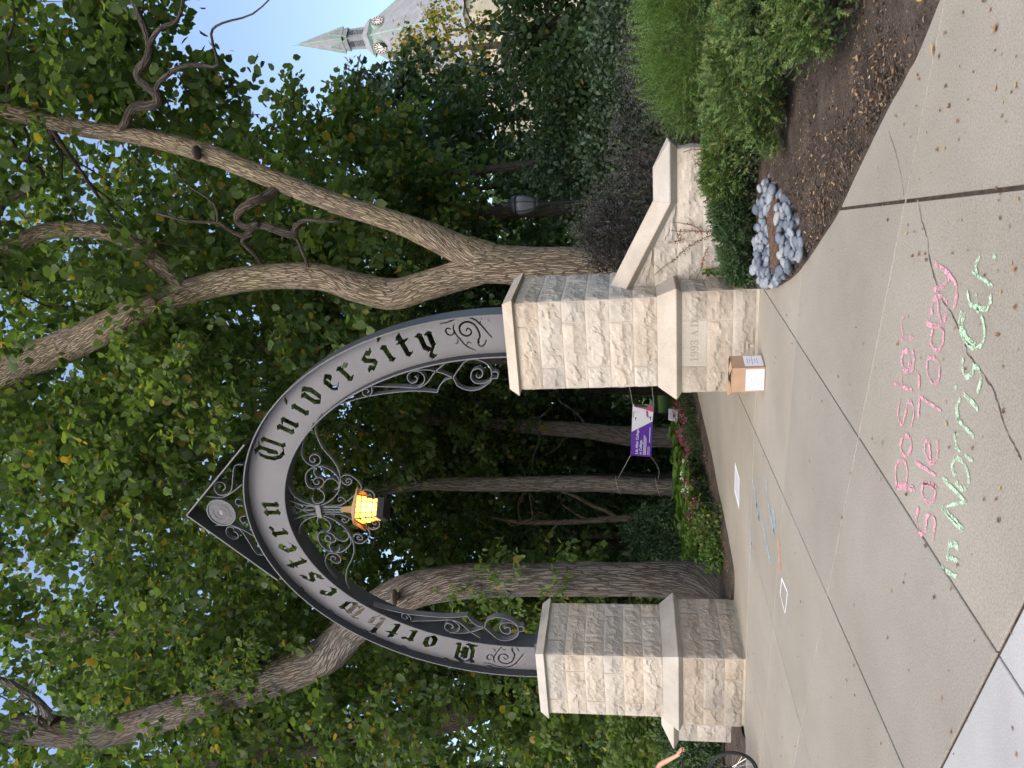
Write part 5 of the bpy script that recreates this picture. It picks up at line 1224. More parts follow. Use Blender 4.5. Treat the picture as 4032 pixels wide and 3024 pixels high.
H_ = bz.length
text_mesh('Life After College,', H_ * .175, M['banner_text'], t, 'print_text', Matrix.Translation(B(.035, .66, .016)) @ Mb, .0008, 'LEFT', .95)
text_mesh('in College.', H_ * .175, M['banner_text'], t, 'print_text', Matrix.Translation(B(.035, .48, .016)) @ Mb, .0008, 'LEFT', .95)
for v, u1 in ((.38, .42), (.33, .40), (.28, .36), (.17, .20), (.11, .20)): bpoly([(.035, v), (u1, v), (u1, v + .018), (.035, v + .018)], .016, 'banner_text', 'print_line')
bpoly([(.28, .11), (.58, .11), (.58, .135), (.28, .135)], .016, 'banner_text', 'print_line')
tt = Vector((L6[1][0], L6[1][1], 0))
def at_trunk(z):
    for a, b in zip(L6[:-1], L6[1:]):
        if a[2] <= z <= b[2]:
            f = (z - a[2]) / (b[2] - a[2]); return Vector((a[0] + (b[0] - a[0]) * f, a[1] + (b[1] - a[1]) * f, z)), a[3] + (b[3] - a[3]) * f
def wrap(z, tilt):
    c, r_ = at_trunk(z); return [(c.x + (r_ + .03) * math.cos(a), c.y + (r_ + .03) * math.sin(a), z + tilt * math.cos(a)) for a in np.linspace(0, 6.283, 20)]
rg = 'ropes of the banner'
for nm, corner, z, lab in (('rope', bc[0], 2.05, 'thin rope from the upper corner of the banner round the slim tree'), ('rope', bc[1], .98, 'thin rope sagging from the lower corner of the banner round the slim tree')):
    c, r_ = at_trunk(z); e = Vector((c.x + r_ + .02, c.y - .05, z)); mid = (corner + e) / 2 - Vector((0, 0, .10 if z < 1.5 else .0))
    mb = MB(); mb.tube([tuple(q) for q in crom([tuple(corner), tuple(mid), tuple(e)], 6)], .006, 5); mb.tube(wrap(z, .07), .006, 5, False)
    tag(mb.build(nm, M['rope']), lab, 'rope', rg)
for corner, X, Y, lab in ((bc[3], 160, 30, 'thin rope from the banner top to behind the engraved pillar'), (bc[2], 345, 30, 'thin rope from the banner bottom to behind the engraved pillar')):
    e = pd(*z4(X, Y), 19.3); e = corner + (e - corner) * 1.6; tag(MB().tube([corner, corner.lerp(e, .5), e], .006, 5).build('rope', M['rope']), lab, 'rope', rg)

# ------------------------------------------------------------------ carton at the pillar
t = thing('cardboard_box', 'brown cardboard carton with white notices at the foot of the engraved pillar', 'box', (5.56, -1.25, .004))
b0, b1, b2 = Vector((5.705, -1.378, .004)), Vector((5.392, -1.378, .004)), Vector((5.762, -1.115, .004)); b3 = b1 + (b2 - b0); hz = Vector((0, 0, .385))
lo = [b1, b0, b2, b3]
for i in range(4):
    a, b = lo[i], lo[(i + 1) % 4]; n = (b - a).cross(hz).normalized(); MB().add([a, b, b + hz, a + hz, a - n * .006, b - n * .006, b + hz - n * .006, a + hz - n * .006], [(0, 1, 2, 3), (7, 6, 5, 4), (3, 2, 6, 7), (0, 3, 7, 4), (1, 5, 6, 2)]).build('side', M['card'], t)
MB().add([p + Vector((0, 0, .003)) for p in lo], [(0, 1, 2, 3)]).build('bottom', M['card'], t)
for i, (tilt, ln) in enumerate(((.5, .05), (.25, .10), (.3, .12), (.3, .10))):
    a, b = lo[i] + hz, lo[(i + 1) % 4] + hz; n = (b - a).cross(hz).normalized(); d = (n * tilt * -1 + Vector((0, 0, .06 if i else .02))).normalized() * ln
    if i == 3: d = (n * .35 + Vector((0, 0, .3))).normalized() * .07
    MB().add([a, b, b + d, a + d, a + n * .004, b + n * .004, b + d + n * .004, a + d + n * .004], [(0, 1, 2, 3), (7, 6, 5, 4), (3, 2, 6, 7)]).build('flap', M['card'], t)
def sheet(a, b, u0, u1, v0, v1, nm='notice'):
    n = (b - a).cross(hz).normalized(); P = lambda u, v, o=.003: a.lerp(b, u) + hz * v + n * o
    s = MB().add([P(u0, v0), P(u1, v0), P(u1, v1), P(u0, v1)], [(0, 1, 2, 3)]).build(nm, M['paper'], t)
    for v, f in ((.28, .5), (.40, .35), (.55, .75), (.68, .3), (.80, .55)):
        w = (u1 - u0) * f / 2; uc = (u0 + u1) / 2; vv = v0 + (v1 - v0) * v; MB().add([P(uc - w, vv, .0045), P(uc + w, vv, .0045), P(uc + w, vv + .012, .0045), P(uc - w, vv + .012, .0045)], [(0, 1, 2, 3)]).build('print_line', M['ink'], s)
sheet(b1, b0, .07, .93, .03, .58); sheet(b0, b2, .12, .95, .04, .60)

# ------------------------------------------------------------------ chalk on the pavement
def chalk_word(label, mat, strokes, w=.019, zf=zc, n=5, jit=.004, z=.0045, passes=2):
    mb = MB(); rs2 = random.Random(len(strokes))
    for st in strokes:
        P = [gr(*zf(*p)) for p in st]
        if len(P) == 1: P = [P[0] + Vector((-.012, -.01, 0)), P[0], P[0] + Vector((.012, .012, 0))]
        C2 = [tuple(q) for q in crom([tuple(p) for p in P], n)] if len(P) > 2 else [tuple(P[0].lerp(P[1], k / 6)) for k in range(7)]
        for ps in range(passes):
            dx, dy = rs2.gauss(0, .0045), rs2.gauss(0, .0045)
            ribbon(mb, [(q[0] + dx + rs2.gauss(0, jit * .4), q[1] + dy + rs2.gauss(0, jit * .4)) for q in C2], w * rs2.uniform(.6, 1.15), z + ps * .0008, .5)
    return tag(mb.build('chalk_lettering', M[mat]), label, 'chalk lettering')
random.seed(2)
chalk_word('pink chalk word Poster on the pavement', 'chalk_pink', [[(632, 1088), (715, 1100)], [(640, 1072), (712, 1086)], [(632, 1085), (625, 1010), (640, 962), (668, 965), (680, 1010), (675, 1070)], [(665, 850), (650, 890), (665, 935), (690, 930), (702, 890), (690, 850), (665, 850)], [(645, 680), (638, 745), (655, 792), (672, 745), (682, 692), (702, 692), (712, 740), (700, 800)],
    [(622, 602), (665, 618), (706, 634)], [(655, 572), (655, 662)], [(690, 560), (692, 470), (668, 460), (655, 490), (665, 540), (690, 552), (712, 520), (708, 455)], [(655, 402), (712, 386)], [(665, 385), (655, 325), (668, 285)]])
chalk_word('pink chalk word Sale under the word Poster', 'chalk_pink', [[(735, 1180), (725, 1240), (745, 1305), (766, 1290), (772, 1230), (792, 1215), (812, 1250), (800, 1335)], [(760, 1065), (750, 1110), (770, 1150), (800, 1150), (815, 1110), (800, 1072), (760, 1065)], [(755, 1065), (822, 1088)], [(722, 965), (820, 1030)], [(790, 955), (785, 882), (768, 876), (765, 920), (785, 970), (815, 965), (825, 920), (822, 870)]])
chalk_word('pink chalk word Today with long tailed y', 'chalk_pink', [[(735, 560), (738, 660), (735, 766)], [(740, 662), (835, 726)], [(780, 490), (775, 550), (800, 605), (825, 600), (834, 540), (815, 490), (780, 490)], [(800, 352), (788, 410), (815, 452), (840, 430), (850, 370), (835, 345)], [(775, 330), (852, 346)], [(795, 285), (798, 225), (830, 195), (860, 212), (866, 260), (850, 310), (835, 300), (822, 200)], [(800, 168), (850, 150), (878, 108)], [(810, 48), (860, 75), (905, 130), (915, 185), (900, 252)]])
chalk_word('green chalk word in at the start of the lowest line', 'chalk_green', [[(862, 1478), (915, 1510)], [(845, 1450), (852, 1462)], [(862, 1412), (920, 1432)], [(870, 1420), (878, 1355), (900, 1350), (925, 1376)]])
chalk_word('green chalk word Norris on the pavement', 'chalk_green', [[(842, 1188), (945, 1296)], [(850, 1180), (945, 1280)], [(845, 1186), (960, 1158)], [(850, 1045), (962, 1160)], [(905, 1030), (890, 990), (905, 955), (940, 965), (960, 1010), (966, 1070), (940, 1096), (908, 1060)], [(905, 898), (988, 966)], [(915, 905), (903, 850), (920, 828)], [(910, 770), (994, 858)], [(925, 785), (913, 720), (930, 680)], [(945, 650), (1012, 722)], [(905, 612), (910, 630)], [(945, 490), (938, 530), (958, 575), (985, 562), (992, 530), (1015, 535), (1027, 590), (1010, 652)]])
chalk_word('green chalk abbreviation Ctr. at the end of the lowest line', 'chalk_green', [[(940, 265), (925, 320), (940, 380), (980, 430), (1010, 440), (1042, 400), (1042, 330), (1030, 290)], [(952, 275), (938, 325), (955, 385), (1000, 425)], [(965, 180), (980, 238), (1040, 262), (1068, 240), (1072, 200)], [(1000, 180), (1012, 282)], [(988, 88), (1082, 152)], [(1010, 100), (1003, 50), (1020, 8)], [(1085, 12), (1096, 20)]])
chalk_word('faded pale blue chalk scribble across the pavement', 'chalk_blue', [[(1280, 780), (1286, 860), (1290, 940)], [(1172, 800), (1195, 960), (1222, 1130)], [(1252, 1150), (1285, 1320), (1318, 1500)], [(1150, 1150), (1156, 1300), (1162, 1480)], [(1300, 1000), (1320, 1120), (1342, 1230)], [(1200, 1000), (1215, 1060), (1225, 1140)], [(1340, 1060), (1350, 1140), (1340, 1240)]], .075, z4, 6, .01, passes=1)
chalk_word('orange chalk smear beside the white diamond', 'chalk_orange', [[(1385, 1310), (1388, 1430), (1398, 1560)]], .16, z4, 6, .01, passes=1)
chalk_word('small white chalk diamond outline', 'chalk_white', [[(160, 158), (148, 280)], [(148, 280), (186, 430)], [(186, 430), (206, 270)], [(206, 270), (160, 158)]], .020, lambda x, y: (3000 + .4966 * x, 2200 + .4966 * y), passes=2)
pp = [gr(*z4(*p), .006) for p in [(1025, 662), (1062, 800), (1058, 1052), (1020, 900)]]
t = MB().add(pp, [(0, 1, 2, 3)]).build('paper_poster', M['paper']); tag(t, 'pale paper poster lying flat on the path under the arch', 'poster')
for k in range(6):
    a = pp[0].lerp(pp[1], .15 + .13 * k); b = pp[3].lerp(pp[2], .15 + .13 * k); MB().add([a.lerp(b, .12) + Vector((0, 0, .002)), a.lerp(b, .88) + Vector((0, 0, .002)), a.lerp(b, .88) + Vector((.01, -.03, .002)), a.lerp(b, .12) + Vector((.01, -.03, .002))], [(0, 1, 2, 3)]).build('print_line', M['print_grey'], t)

# ------------------------------------------------------------------ fallen leaves
lm = []
for k in range(6):
    rs = random.Random(k); n = 9; ln = 1.0
    V = [(0, 0, .02)]
    for i in range(n):
        a = 2 * math.pi * i / n; r_ = (1 if i % 2 else .55) * rs.uniform(.7, 1.15); V.append((r_ * math.cos(a) * .62, r_ * math.sin(a) * .36, .10 + .26 * rs.random() * r_))
    me = np_mesh('fallen_leaf', V, [(0, 1 + i, 1 + (i + 1) % n) for i in range(n)]); mt = Mat('dry_leaf_%d' % k, ((.20, .10, .045), (.27, .155, .075), (.15, .075, .04), (.33, .21, .12), (.24, .12, .05), (.36, .25, .08))[k], .8, spec=.15); me.materials.append(mt.m); lm.append(me)
rs = random.Random(77); nl = 0
def drop(x, y, s, label, group, z=.004):
    o = bpy.data.objects.new('fallen_leaf', lm[rs.randrange(6)]); COL.objects.link(o); o.location = (x, y, z); o.scale = (s, s, s * rs.uniform(.5, 1.1)); o.rotation_euler = (rs.uniform(-.15, .15), rs.uniform(-.15, .15), rs.uniform(0, 6.28)); tag(o, label, 'leaf', group)
tr_ = 0
def y_edge(x):
    E2 = sorted(EDGE_R[1:11]); return float(np.interp(x, [e[0] for e in E2], [e[1] for e in E2]))
while nl < 190 and tr_ < 5000:
    tr_ += 1; X = rs.uniform(2950, 4030); Y = rs.uniform(0, 3020); p = gr(X, Y)
    if p.y > -.85 and not (1.45 < p.x < 4.9 and p.y < 6): continue
    if p.x > 6.45 and p.y > y_edge(p.x) - .03: continue
    if abs(p.x - 5.55) < .35 and p.y > -1.6: continue
    if rs.random() > (1.0 if p.y > -4 or p.x > 8 else .45): continue
    drop(p.x, p.y, rs.choice([.016, .02, .026, .034]), 'small dry brown leaf scattered on the concrete pavement', 'fallen leaves on the pavement'); nl += 1
for (x, y, s) in ((2155, 60, .055), (2142, 20, .035), (2020, 105, .06), (2030, 120, .045), (1955, 268, .03), (1938, 250, .03), (2130, 0, .035)):
    p = gr(*fu(x, y)); drop(p.x, p.y, s, 'large curled tan leaf on the pavement near the mulch edge', 'large leaves near the mulch edge', .006)
# leaf litter and bark chips over the mulch: countless, one mass
def scatter(n, fn, smin, smax, mat, name, label, zf=.10):
    P = np.array([fn() for _ in range(n)]); A = rng.normal(size=P.shape) * (1, 1, .25); N = rng.normal(scale=.35, size=P.shape) + (0, 0, 1); L_ = rng.uniform(smin, smax, len(P))
    o = leaves(name, P, A, N, L_, L_ * rng.uniform(.25, .65, len(P)), mat, None, 'leaf'); return tag(o, label, None, kind='stuff')
def bed_pt():
    while True:
        i = rng.integers(2, 11); a = np.array(EDGE_R[i]); b = np.array(EDGE_R[min(i + 1, 12)]); f = rng.random(); p = a + (b - a) * f; d = rng.exponential(.55) + .02
        q = p + np.array([.8, .6]) * d
        if inside(q[0], q[1], rpoly): continue
        h_ = .012 + .07 * (1 - math.exp(-d / .25)); return (q[0], q[1], h_ + .012)
scatter(1100, bed_pt, .012, .045, 'litter', 'leaf_litter', 'dry leaf litter over the mulch by the yews')
def chip_pt():
    q = bed_pt(); return (q[0], q[1], q[2] - .006)
m = Mat('bark_chip', rough=.95, spec=.1); m.color(m.ramp(m.rand(), [(0, (.030, .023, .018)), (.5, (.07, .052, .04)), (.85, (.12, .092, .07)), (1, (.20, .16, .12))])); M['chip'] = m.m
scatter(9000, chip_pt, .010, .034, 'chip', 'bark_chips', 'dark bark chips of the mulch by the yews')
scatter(900, lambda: (1.3 - rng.exponential(.25), rng.uniform(.8, 9), .075 + .03 * rng.random()), .015, .05, 'litter', 'leaf_litter', 'brown litter along the flower bed edge')
scatter(350, lambda: (rng.uniform(-4, -.7), rng.uniform(-.9, -.1), .05 + .04 * rng.random()), .015, .05, 'litter', 'leaf_litter', 'brown litter on the mulch strip at the bare pillar')

# ------------------------------------------------------------------ people
def skin_body(name, mat, parent, verts, edges, radii, root=0, sub=2):
    me = bpy.data.meshes.new(name); o0 = org(parent); me.from_pydata([tuple(Vector(v) - o0) for v in verts], edges, []); me.materials.append(M[mat])
    o = bpy.data.objects.new(name, me); COL.objects.link(o); o.parent = parent; ORG[o.name] = o0.copy()
    md = o.modifiers.new('skin', 'SKIN'); md.use_smooth_shade = True
    for i, d in enumerate(me.skin_vertices[0].data):
        r_ = radii[i]; d.radius = (r_, r_) if not isinstance(r_, tuple) else r_; d.use_root = (i == root)
    sb = o.modifiers.new('sub', 'SUBSURF'); sb.levels = sub; sb.render_levels = sub
    return o
def chain(vs, es, rs_, start, pts):
    prev = start
    for (p, r_) in pts:
        vs.append(Vector(p)); rs_.append(r_)
        if prev is not None: es.append((prev, len(vs) - 1))
        prev = len(vs) - 1
    return prev
def hand(vs, es, rs_, wrist, d, curl, palm_n, s=1.0):
    """palm and five unequal bent fingers from a wrist vertex; d finger direction, curl = direction the fingers bend to"""
    side = d.cross(curl).normalized(); w = vs[wrist]
    pm = chain(vs, es, rs_, wrist, [(w + d * .045 * s, .026 * s), (w + d * .08 * s, .024 * s)])
    for k, (off, ln) in enumerate(((-.030, .062), (-.010, .074), (.010, .070), (.030, .054))):
        b = w + d * .085 * s + side * off * s
        chain(vs, es, rs_, pm, [(b, .010 * s), (b + d * ln * .45 * s + curl * .012 * s, .009 * s), (b + d * ln * .65 * s + curl * .038 * s, .0085 * s), (b + d * ln * .5 * s + curl * .062 * s, .007 * s)])
    b = w + d * .03 * s - side * .03 * s
    chain(vs, es, rs_, pm - 1, [(b, .012 * s), (b + d * .03 * s - side * .02 * s + curl * .02 * s, .010 * s), (b + d * .055 * s - side * .012 * s + curl * .045 * s, .008 * s)])
def head(parent, c, fwd, hairm, s=1.0):
    up = Vector((0, 0, 1)); sd = fwd.cross(up).normalized()
    V = []; F = []; nu, nv = 20, 14
    for j in range(nv + 1):
        for i in range(nu):
            a = 2 * math.pi * i / nu; b = math.pi * j / nv; x, y, z = math.sin(b) * math.cos(a), math.sin(b) * math.sin(a), math.cos(b)
            r_ = Vector((x * .095, y * .078 * (1 - .18 * max(0, -z)), z * .122)) * s
            if x > .75 and -.35 < z < .15 and abs(y) < .3: r_ += Vector((.022 * (1 - abs(y) / .3), 0, 0)) * s
            if x > .7 and abs(z - .08) < .12 and .25 < abs(y) < .6: r_ -= Vector((.008, 0, 0)) * s
            V.append(c + fwd * r_.x + sd * r_.y + up * r_.z)
    for j in range(nv):
        for i in range(nu): F.append((j * nu + i, j * nu + (i + 1) % nu, (j + 1) * nu + (i + 1) % nu, (j + 1) * nu + i))
    MB().add(V, F).build('head', M['skin'], parent, True)
    HV = []; HF = []
    for j in range(9):
        for i in range(nu):
            a = 2 * math.pi * i / nu; b = math.pi * .62 * j / 8; x, y, z = math.sin(b) * math.cos(a), math.sin(b) * math.sin(a), math.cos(b)
            lim = 1.07 if not (x > .35 and z < .45) else .93
            HV.append(c + (fwd * x * .098 * lim - fwd * .006 + sd * y * .084 * lim + up * z * .128 * lim) * s)
    for j in range(8):
        for i in range(nu): HF.append((j * nu + i, j * nu + (i + 1) % nu, (j + 1) * nu + (i + 1) % nu, (j + 1) * nu + i))
    MB().add(HV, HF).build('hair', M[hairm], parent, True)
    for q in (-1, 1):
        MB().lathe([(.002, -.008), (.010, 0), (.002, .008)], c + fwd * .086 * s + sd * .03 * q * s + up * .012 * s, 8).build('eye', M['hair_dark'], parent)
        MB().tube([c + sd * .078 * q * s + up * .02 * s, c + sd * .092 * q * s - fwd * .01 * s, c + sd * .078 * q * s - up * .03 * s], .010 * s, 6).build('ear', M['skin'], parent, True)
    MB().tube([c + fwd * .083 * s + sd * -.022 * s - up * .058 * s, c + fwd * .089 * s - up * .06 * s, c + fwd * .083 * s + sd * .022 * s - up * .058 * s], .006 * s, 6).build('mouth', M['clock_red'], parent, True)

# cyclist, mostly outside the picture: far hand on the grip, front wheel in view
WX, WY, WR = -.075, -2.05, .345
bk = thing('bicycle', 'black bicycle with front wheel showing at the picture edge', 'bicycle', (WX - .5, WY, 0))
def wheel(cx):
    ty = MB(); P = [(cx + (WR - .019) * math.cos(a), WY, WR + (WR - .019) * math.sin(a)) for a in np.linspace(0, 2 * math.pi, 49)]
    ty.tube(P, .019, 8, False); w = ty.build('wheel', M['rubber'], bk, True)
    MB().tube([(cx + (WR - .046) * math.cos(a), WY, WR + (WR - .046) * math.sin(a)) for a in np.linspace(0, 2 * math.pi, 49)], .011, 6, False).build('rim', M['bike_paint'], w, True)
    for k in range(28):
        a = 2 * math.pi * k / 28; MB().tube([(cx + .022 * math.cos(a + .5), WY + (.03 if k % 2 else -.03), WR + .022 * math.sin(a + .5)), (cx + (WR - .05) * math.cos(a), WY, WR + (WR - .05) * math.sin(a))], .0016, 4).build('spoke', M['chrome'], w)
    MB().tube([(cx, WY - .05, WR), (cx, WY + .05, WR)], .02, 10).build('hub', M['bike_paint'], w)
wheel(WX); wheel(WX - 1.04)
hd_ = Vector((WX - .23, WY, .90)); crown_ = Vector((WX - .12, WY, .70)); bb = Vector((WX - .60, WY, .28)); st = Vector((WX - .80, WY, .80))
for s in (-1, 1): MB().tube([(WX, WY + s * .055, WR), (WX - .07, WY + s * .055, .58), (crown_.x, WY + s * .045, .70)], .014, 8).build('fork_blade', M['bike_paint'], bk, True)
MB().tube([crown_ + Vector((0, -.06, 0)), crown_ + Vector((0, .06, 0))], .018, 8).build('fork_crown', M['bike_paint'], bk)
fr = MB(); fr.tube([crown_, hd_], .02, 8); fr.tube([crown_.lerp(hd_, .2), bb], .021, 8); fr.tube([crown_.lerp(hd_, .9), st - Vector((0, 0, .08))], .018, 8); fr.tube([bb, st], .018, 8)
for s in (-1, 1): fr.tube([bb, (WX - 1.04, WY + s * .06, WR)], .011, 6); fr.tube([st - Vector((0, 0, .1)), (WX - 1.04, WY + s * .06, WR)], .010, 6)
fr.build('frame', M['bike_paint'], bk, True)
MB().tube([st, st + Vector((-.03, 0, .15))], .014, 8).build('seat_post', M['chrome'], bk)
MB().tube([st + Vector((-.14, 0, .16)), st + Vector((0, 0, .17)), st + Vector((.13, 0, .16))], [.07, .05, .02], 10).build('saddle', M['rubber'], bk, True)
gx = -.02
MB().tube([hd_, hd_ + Vector((.02, 0, .10)), (gx - .02, WY, 1.03)], .014, 8).build('stem', M['bike_paint'], bk)
MB().tube([(gx - .06, WY - .29, 1.045), (gx, WY - .10, 1.03), (gx, WY + .10, 1.03), (gx - .06, WY + .29, 1.045)], .012, 8).build('handlebar', M['bike_paint'], bk)
for s in (-1, 1): MB().tube([(gx - .03, WY + s * .17, 1.037), (gx - .06, WY + s * .29, 1.045)], .018, 10).build('grip', M['rubber'], bk, True); MB().tube([(gx + .02, WY + s * .15, 1.03), (gx + .05, WY + s * .24, 1.01)], .006, 6).build('brake_lever', M['rubber'], bk)
MB().tube([bb - Vector((0, .06, 0)), bb + Vector((0, .06, 0))], .03, 10).build('crank_axle', M['chrome'], bk)
for s in (-1, 1): MB().tube([bb + Vector((0, s * .07, 0)), bb + Vector((.12 * s, s * .08, -.12 * s))], .012, 6).build('crank', M['chrome'], bk); MB().obox(bb + Vector((.12 * s, s * .13, -.12 * s)), Vector((.045, 0, 0)), Vector((0, .04, 0)), Vector((0, 0, .01))).build('pedal', M['rubber'], bk)
cyp = thing('person', 'cyclist in a blue shirt holding the handlebar at the picture edge', 'person', (WX - .75, WY, 0))
hip = Vector((WX - .85, WY, 1.02)); chest = Vector((WX - .58, WY, 1.40)); neck = Vector((WX - .50, WY, 1.55))
vs, es, rs_ = [hip, hip.lerp(chest, .5), chest, neck, neck + Vector((.03, 0, .08))], [(0, 1), (1, 2), (2, 3), (3, 4)], [(.15, .11), (.14, .10), (.16, .11), .06, .055]
for s in (-1, 1):
    sh = chest + Vector((.03, s * .19, .06)); el = Vector((WX - .30, WY + s * .30, 1.33)) if s > 0 else Vector((WX - .30, WY + s * .34, 1.22)); wr = Vector((gx - .085, WY + s * .23, 1.085))
    k = chain(vs, es, rs_, 2, [(sh, .062), (sh.lerp(el, .55), .048), (el, .040), (el.lerp(wr, .5), .036), (wr, .026)])
    hand(vs, es, rs_, k, (Vector((gx - .03, WY + s * .23, 1.05)) - wr).normalized() * .9 + Vector((.2, 0, .1)), Vector((.15, 0, -1)).normalized(), None)
for s in (-1, 1):
    kn = Vector((WX - .48, WY + s * .13, .72 if s > 0 else .60)); an = Vector((WX - .60 + .10 * s, WY + s * .15, .33 if s > 0 else .20)) ; 
    chain(vs, es, rs_, 0, [(hip + Vector((.02, s * .10, -.03)), .10), (hip.lerp(kn, .5) + Vector((0, s * .05, 0)), .080), (kn, .058), (kn.lerp(an, .4), .056), (an, .038), (an + Vector((.07, 0, -.05)), .038), (an + Vector((.16, 0, -.06)), .030)])
skin_body('body', 'skin', cyp, vs, es, rs_, 0)
vs, es, rs_ = [hip + Vector((0, 0, .04)), hip.lerp(chest, .5), chest, neck - Vector((.0, 0, .03))], [(0, 1), (1, 2), (2, 3)], [(.17, .13), (.16, .125), (.18, .135), (.075, .075)]
for s in (-1, 1):
    sh = chest + Vector((.03, s * .19, .06)); el = Vector((WX - .30, WY + s * .30, 1.33)) if s > 0 else Vector((WX - .30, WY + s * .34, 1.22)); chain(vs, es, rs_, 2, [(sh, .078), (sh.lerp(el, .5), .068), (sh.lerp(el, .85), .062)])
skin_body('shirt', 'shirt_blue', cyp, vs, es, rs_, 0)
vs, es, rs_ = [hip + Vector((0, 0, .03))], [], [(.165, .125)]
for s in (-1, 1):
    kn = Vector((WX - .48, WY + s * .13, .72 if s > 0 else .60)); chain(vs, es, rs_, 0, [(hip + Vector((.02, s * .10, -.03)), .115), (hip.lerp(kn, .5) + Vector((0, s * .05, 0)), .098), (hip.lerp(kn, .85) + Vector((0, s * .04, 0)), .085)])
skin_body('shorts', 'trousers', cyp, vs, es, rs_, 0)
head(cyp, neck + Vector((.06, 0, .20)), Vector((1, 0, 0)), 'hair_dark')

# two people far away by the hall
def far_person(X, Y, dep, label, shirt, legs, facing, arms):
    p = pd(X, Y, dep); b = Vector((p.x, p.y, 0)); s = 1.0
    t = thing('person', label, 'person', tuple(b), 'people outside the hall'); f = facing; sd = f.cross(Vector((0, 0, 1))).normalized()
    R_ = lambda a, c, z: b + f * a + sd * c + Vector((0, 0, z))
    vs, es, rs_ = [R_(0, 0, .95), R_(0, 0, 1.15), R_(0, 0, 1.38), R_(0, 0, 1.50), R_(.01, 0, 1.58)], [(0, 1), (1, 2), (2, 3), (3, 4)], [(.14, .10), (.13, .09), (.15, .10), .06, .055]
    for q in (-1, 1):
        k = chain(vs, es, rs_, 2, [(R_(0, q * .18, 1.42), .055), (R_(arms * .05, q * .24, 1.15), .042), (R_(arms * .25, q * .14, 1.05), .034), (R_(arms * .30, q * .08, 1.06), .026)]); hand(vs, es, rs_, k, (f * .8 - sd * q * .4).normalized(), Vector((0, 0, -1)), None)
        chain(vs, es, rs_, 0, [(R_(0, q * .09, .88), .09), (R_(.02, q * .10, .50), .06), (R_(0, q * .10, .10), .042), (R_(.06, q * .10, .045), .04), (R_(.16, q * .11, .035), .032)])
    skin_body('body', 'skin', t, vs, es, rs_, 0, 1)
    vs, es, rs_ = [R_(0, 0, .97), R_(0, 0, 1.15), R_(0, 0, 1.38), R_(0, 0, 1.47)], [(0, 1), (1, 2), (2, 3)], [(.16, .12), (.15, .11), (.17, .12), (.08, .08)]
    for q in (-1, 1): chain(vs, es, rs_, 2, [(R_(0, q * .18, 1.42), .07), (R_(arms * .03, q * .23, 1.24), .062)])
    skin_body('shirt', shirt, t, vs, es, rs_, 0, 1)
    vs, es, rs_ = [R_(0, 0, .96)], [], [(.16, .115)]
    for q in (-1, 1): chain(vs, es, rs_, 0, [(R_(0, q * .09, .88), .10), (R_(.02, q * .10, .52), .075)])
    skin_body('shorts', legs, t, vs, es, rs_, 0, 1); head(t, R_(.02, 0, 1.70), f, 'hair_dark')
far_person(2440, 437, 44, 'far person in a black top and pale shorts by the hall', 'shirt_black', 'shorts_pale', Vector((-.9, -.4, 0)).normalized(), 1)
far_person(2445, 472, 44, 'far person in a white shirt by the hall', 'shirt_white', 'trousers', Vector((.3, -.95, 0)).normalized(), 1)
# ------------------------------------------------------------------ stone hall with the clock tower
hall_p = pd(1470, 146, 92.0)
hb = Vector((hall_p.x, hall_p.y, 0))
vdir = Vector((hb.x - CAMP.x, hb.y - CAMP.y, 0)).normalized()
ca = math.atan2(vdir.y, vdir.x)
rot = ca - math.pi / 2 + math.radians(53)          # tower corner turned to the gate
hx = Vector((math.cos(rot), math.sin(rot), 0)); hy = Vector((-math.sin(rot), math.cos(rot), 0))
def zat(X): return pd(X, 146, 92.0).z
H = thing('stone_hall', 'pale stone hall with slate spire and clock tower beyond the trees', 'building', tuple(hb))
P3 = lambda a, b, z: hb + hx * a + hy * b + Vector((0, 0, z))
def sqr(prof, name, mat, parent=H):
    V = []; m = len(prof)
    for r, z in prof:
        for (i, j) in ((-1, -1), (1, -1), (1, 1), (-1, 1)): V.append(P3(r * i, r * j, z))
    F = [(i * 4 + k, i * 4 + (k + 1) % 4, (i + 1) * 4 + (k + 1) % 4, (i + 1) * 4 + k) for i in range(m - 1) for k in range(4)] + [(3, 2, 1, 0), tuple((m - 1) * 4 + k for k in range(4))]
    return MB().add(V, F).build(name, M[mat], parent)
zA, zS, zE, zF_, zR = zat(1150), zat(1352), zat(1362), zat(1462), zat(1466)
hw = 1.30
sp = sqr([(1.05, zS), (.03, zA)], 'spire', 'slate')
for i, j in ((-1, -1), (1, -1), (1, 1), (-1, 1)): MB().tube([P3(1.06 * i, 1.06 * j, zS), P3(.03 * i, .03 * j, zA)], .05, 5).build('hip_trim', M['verdigris'], sp)
MB().tube([P3(0, 0, zA - .2), P3(0, 0, zA + .9)], [.07, .02], 6).build('finial', M['verdigris'], sp)
bel = sqr([(.86, zF_), (.86, zF_ + .9), (.80, zE - .2), (.86, zE + .05)], 'belfry', 'slate')
ROT4 = [(hx, hy), (hy, -hx), (-hx, -hy), (-hy, hx)]
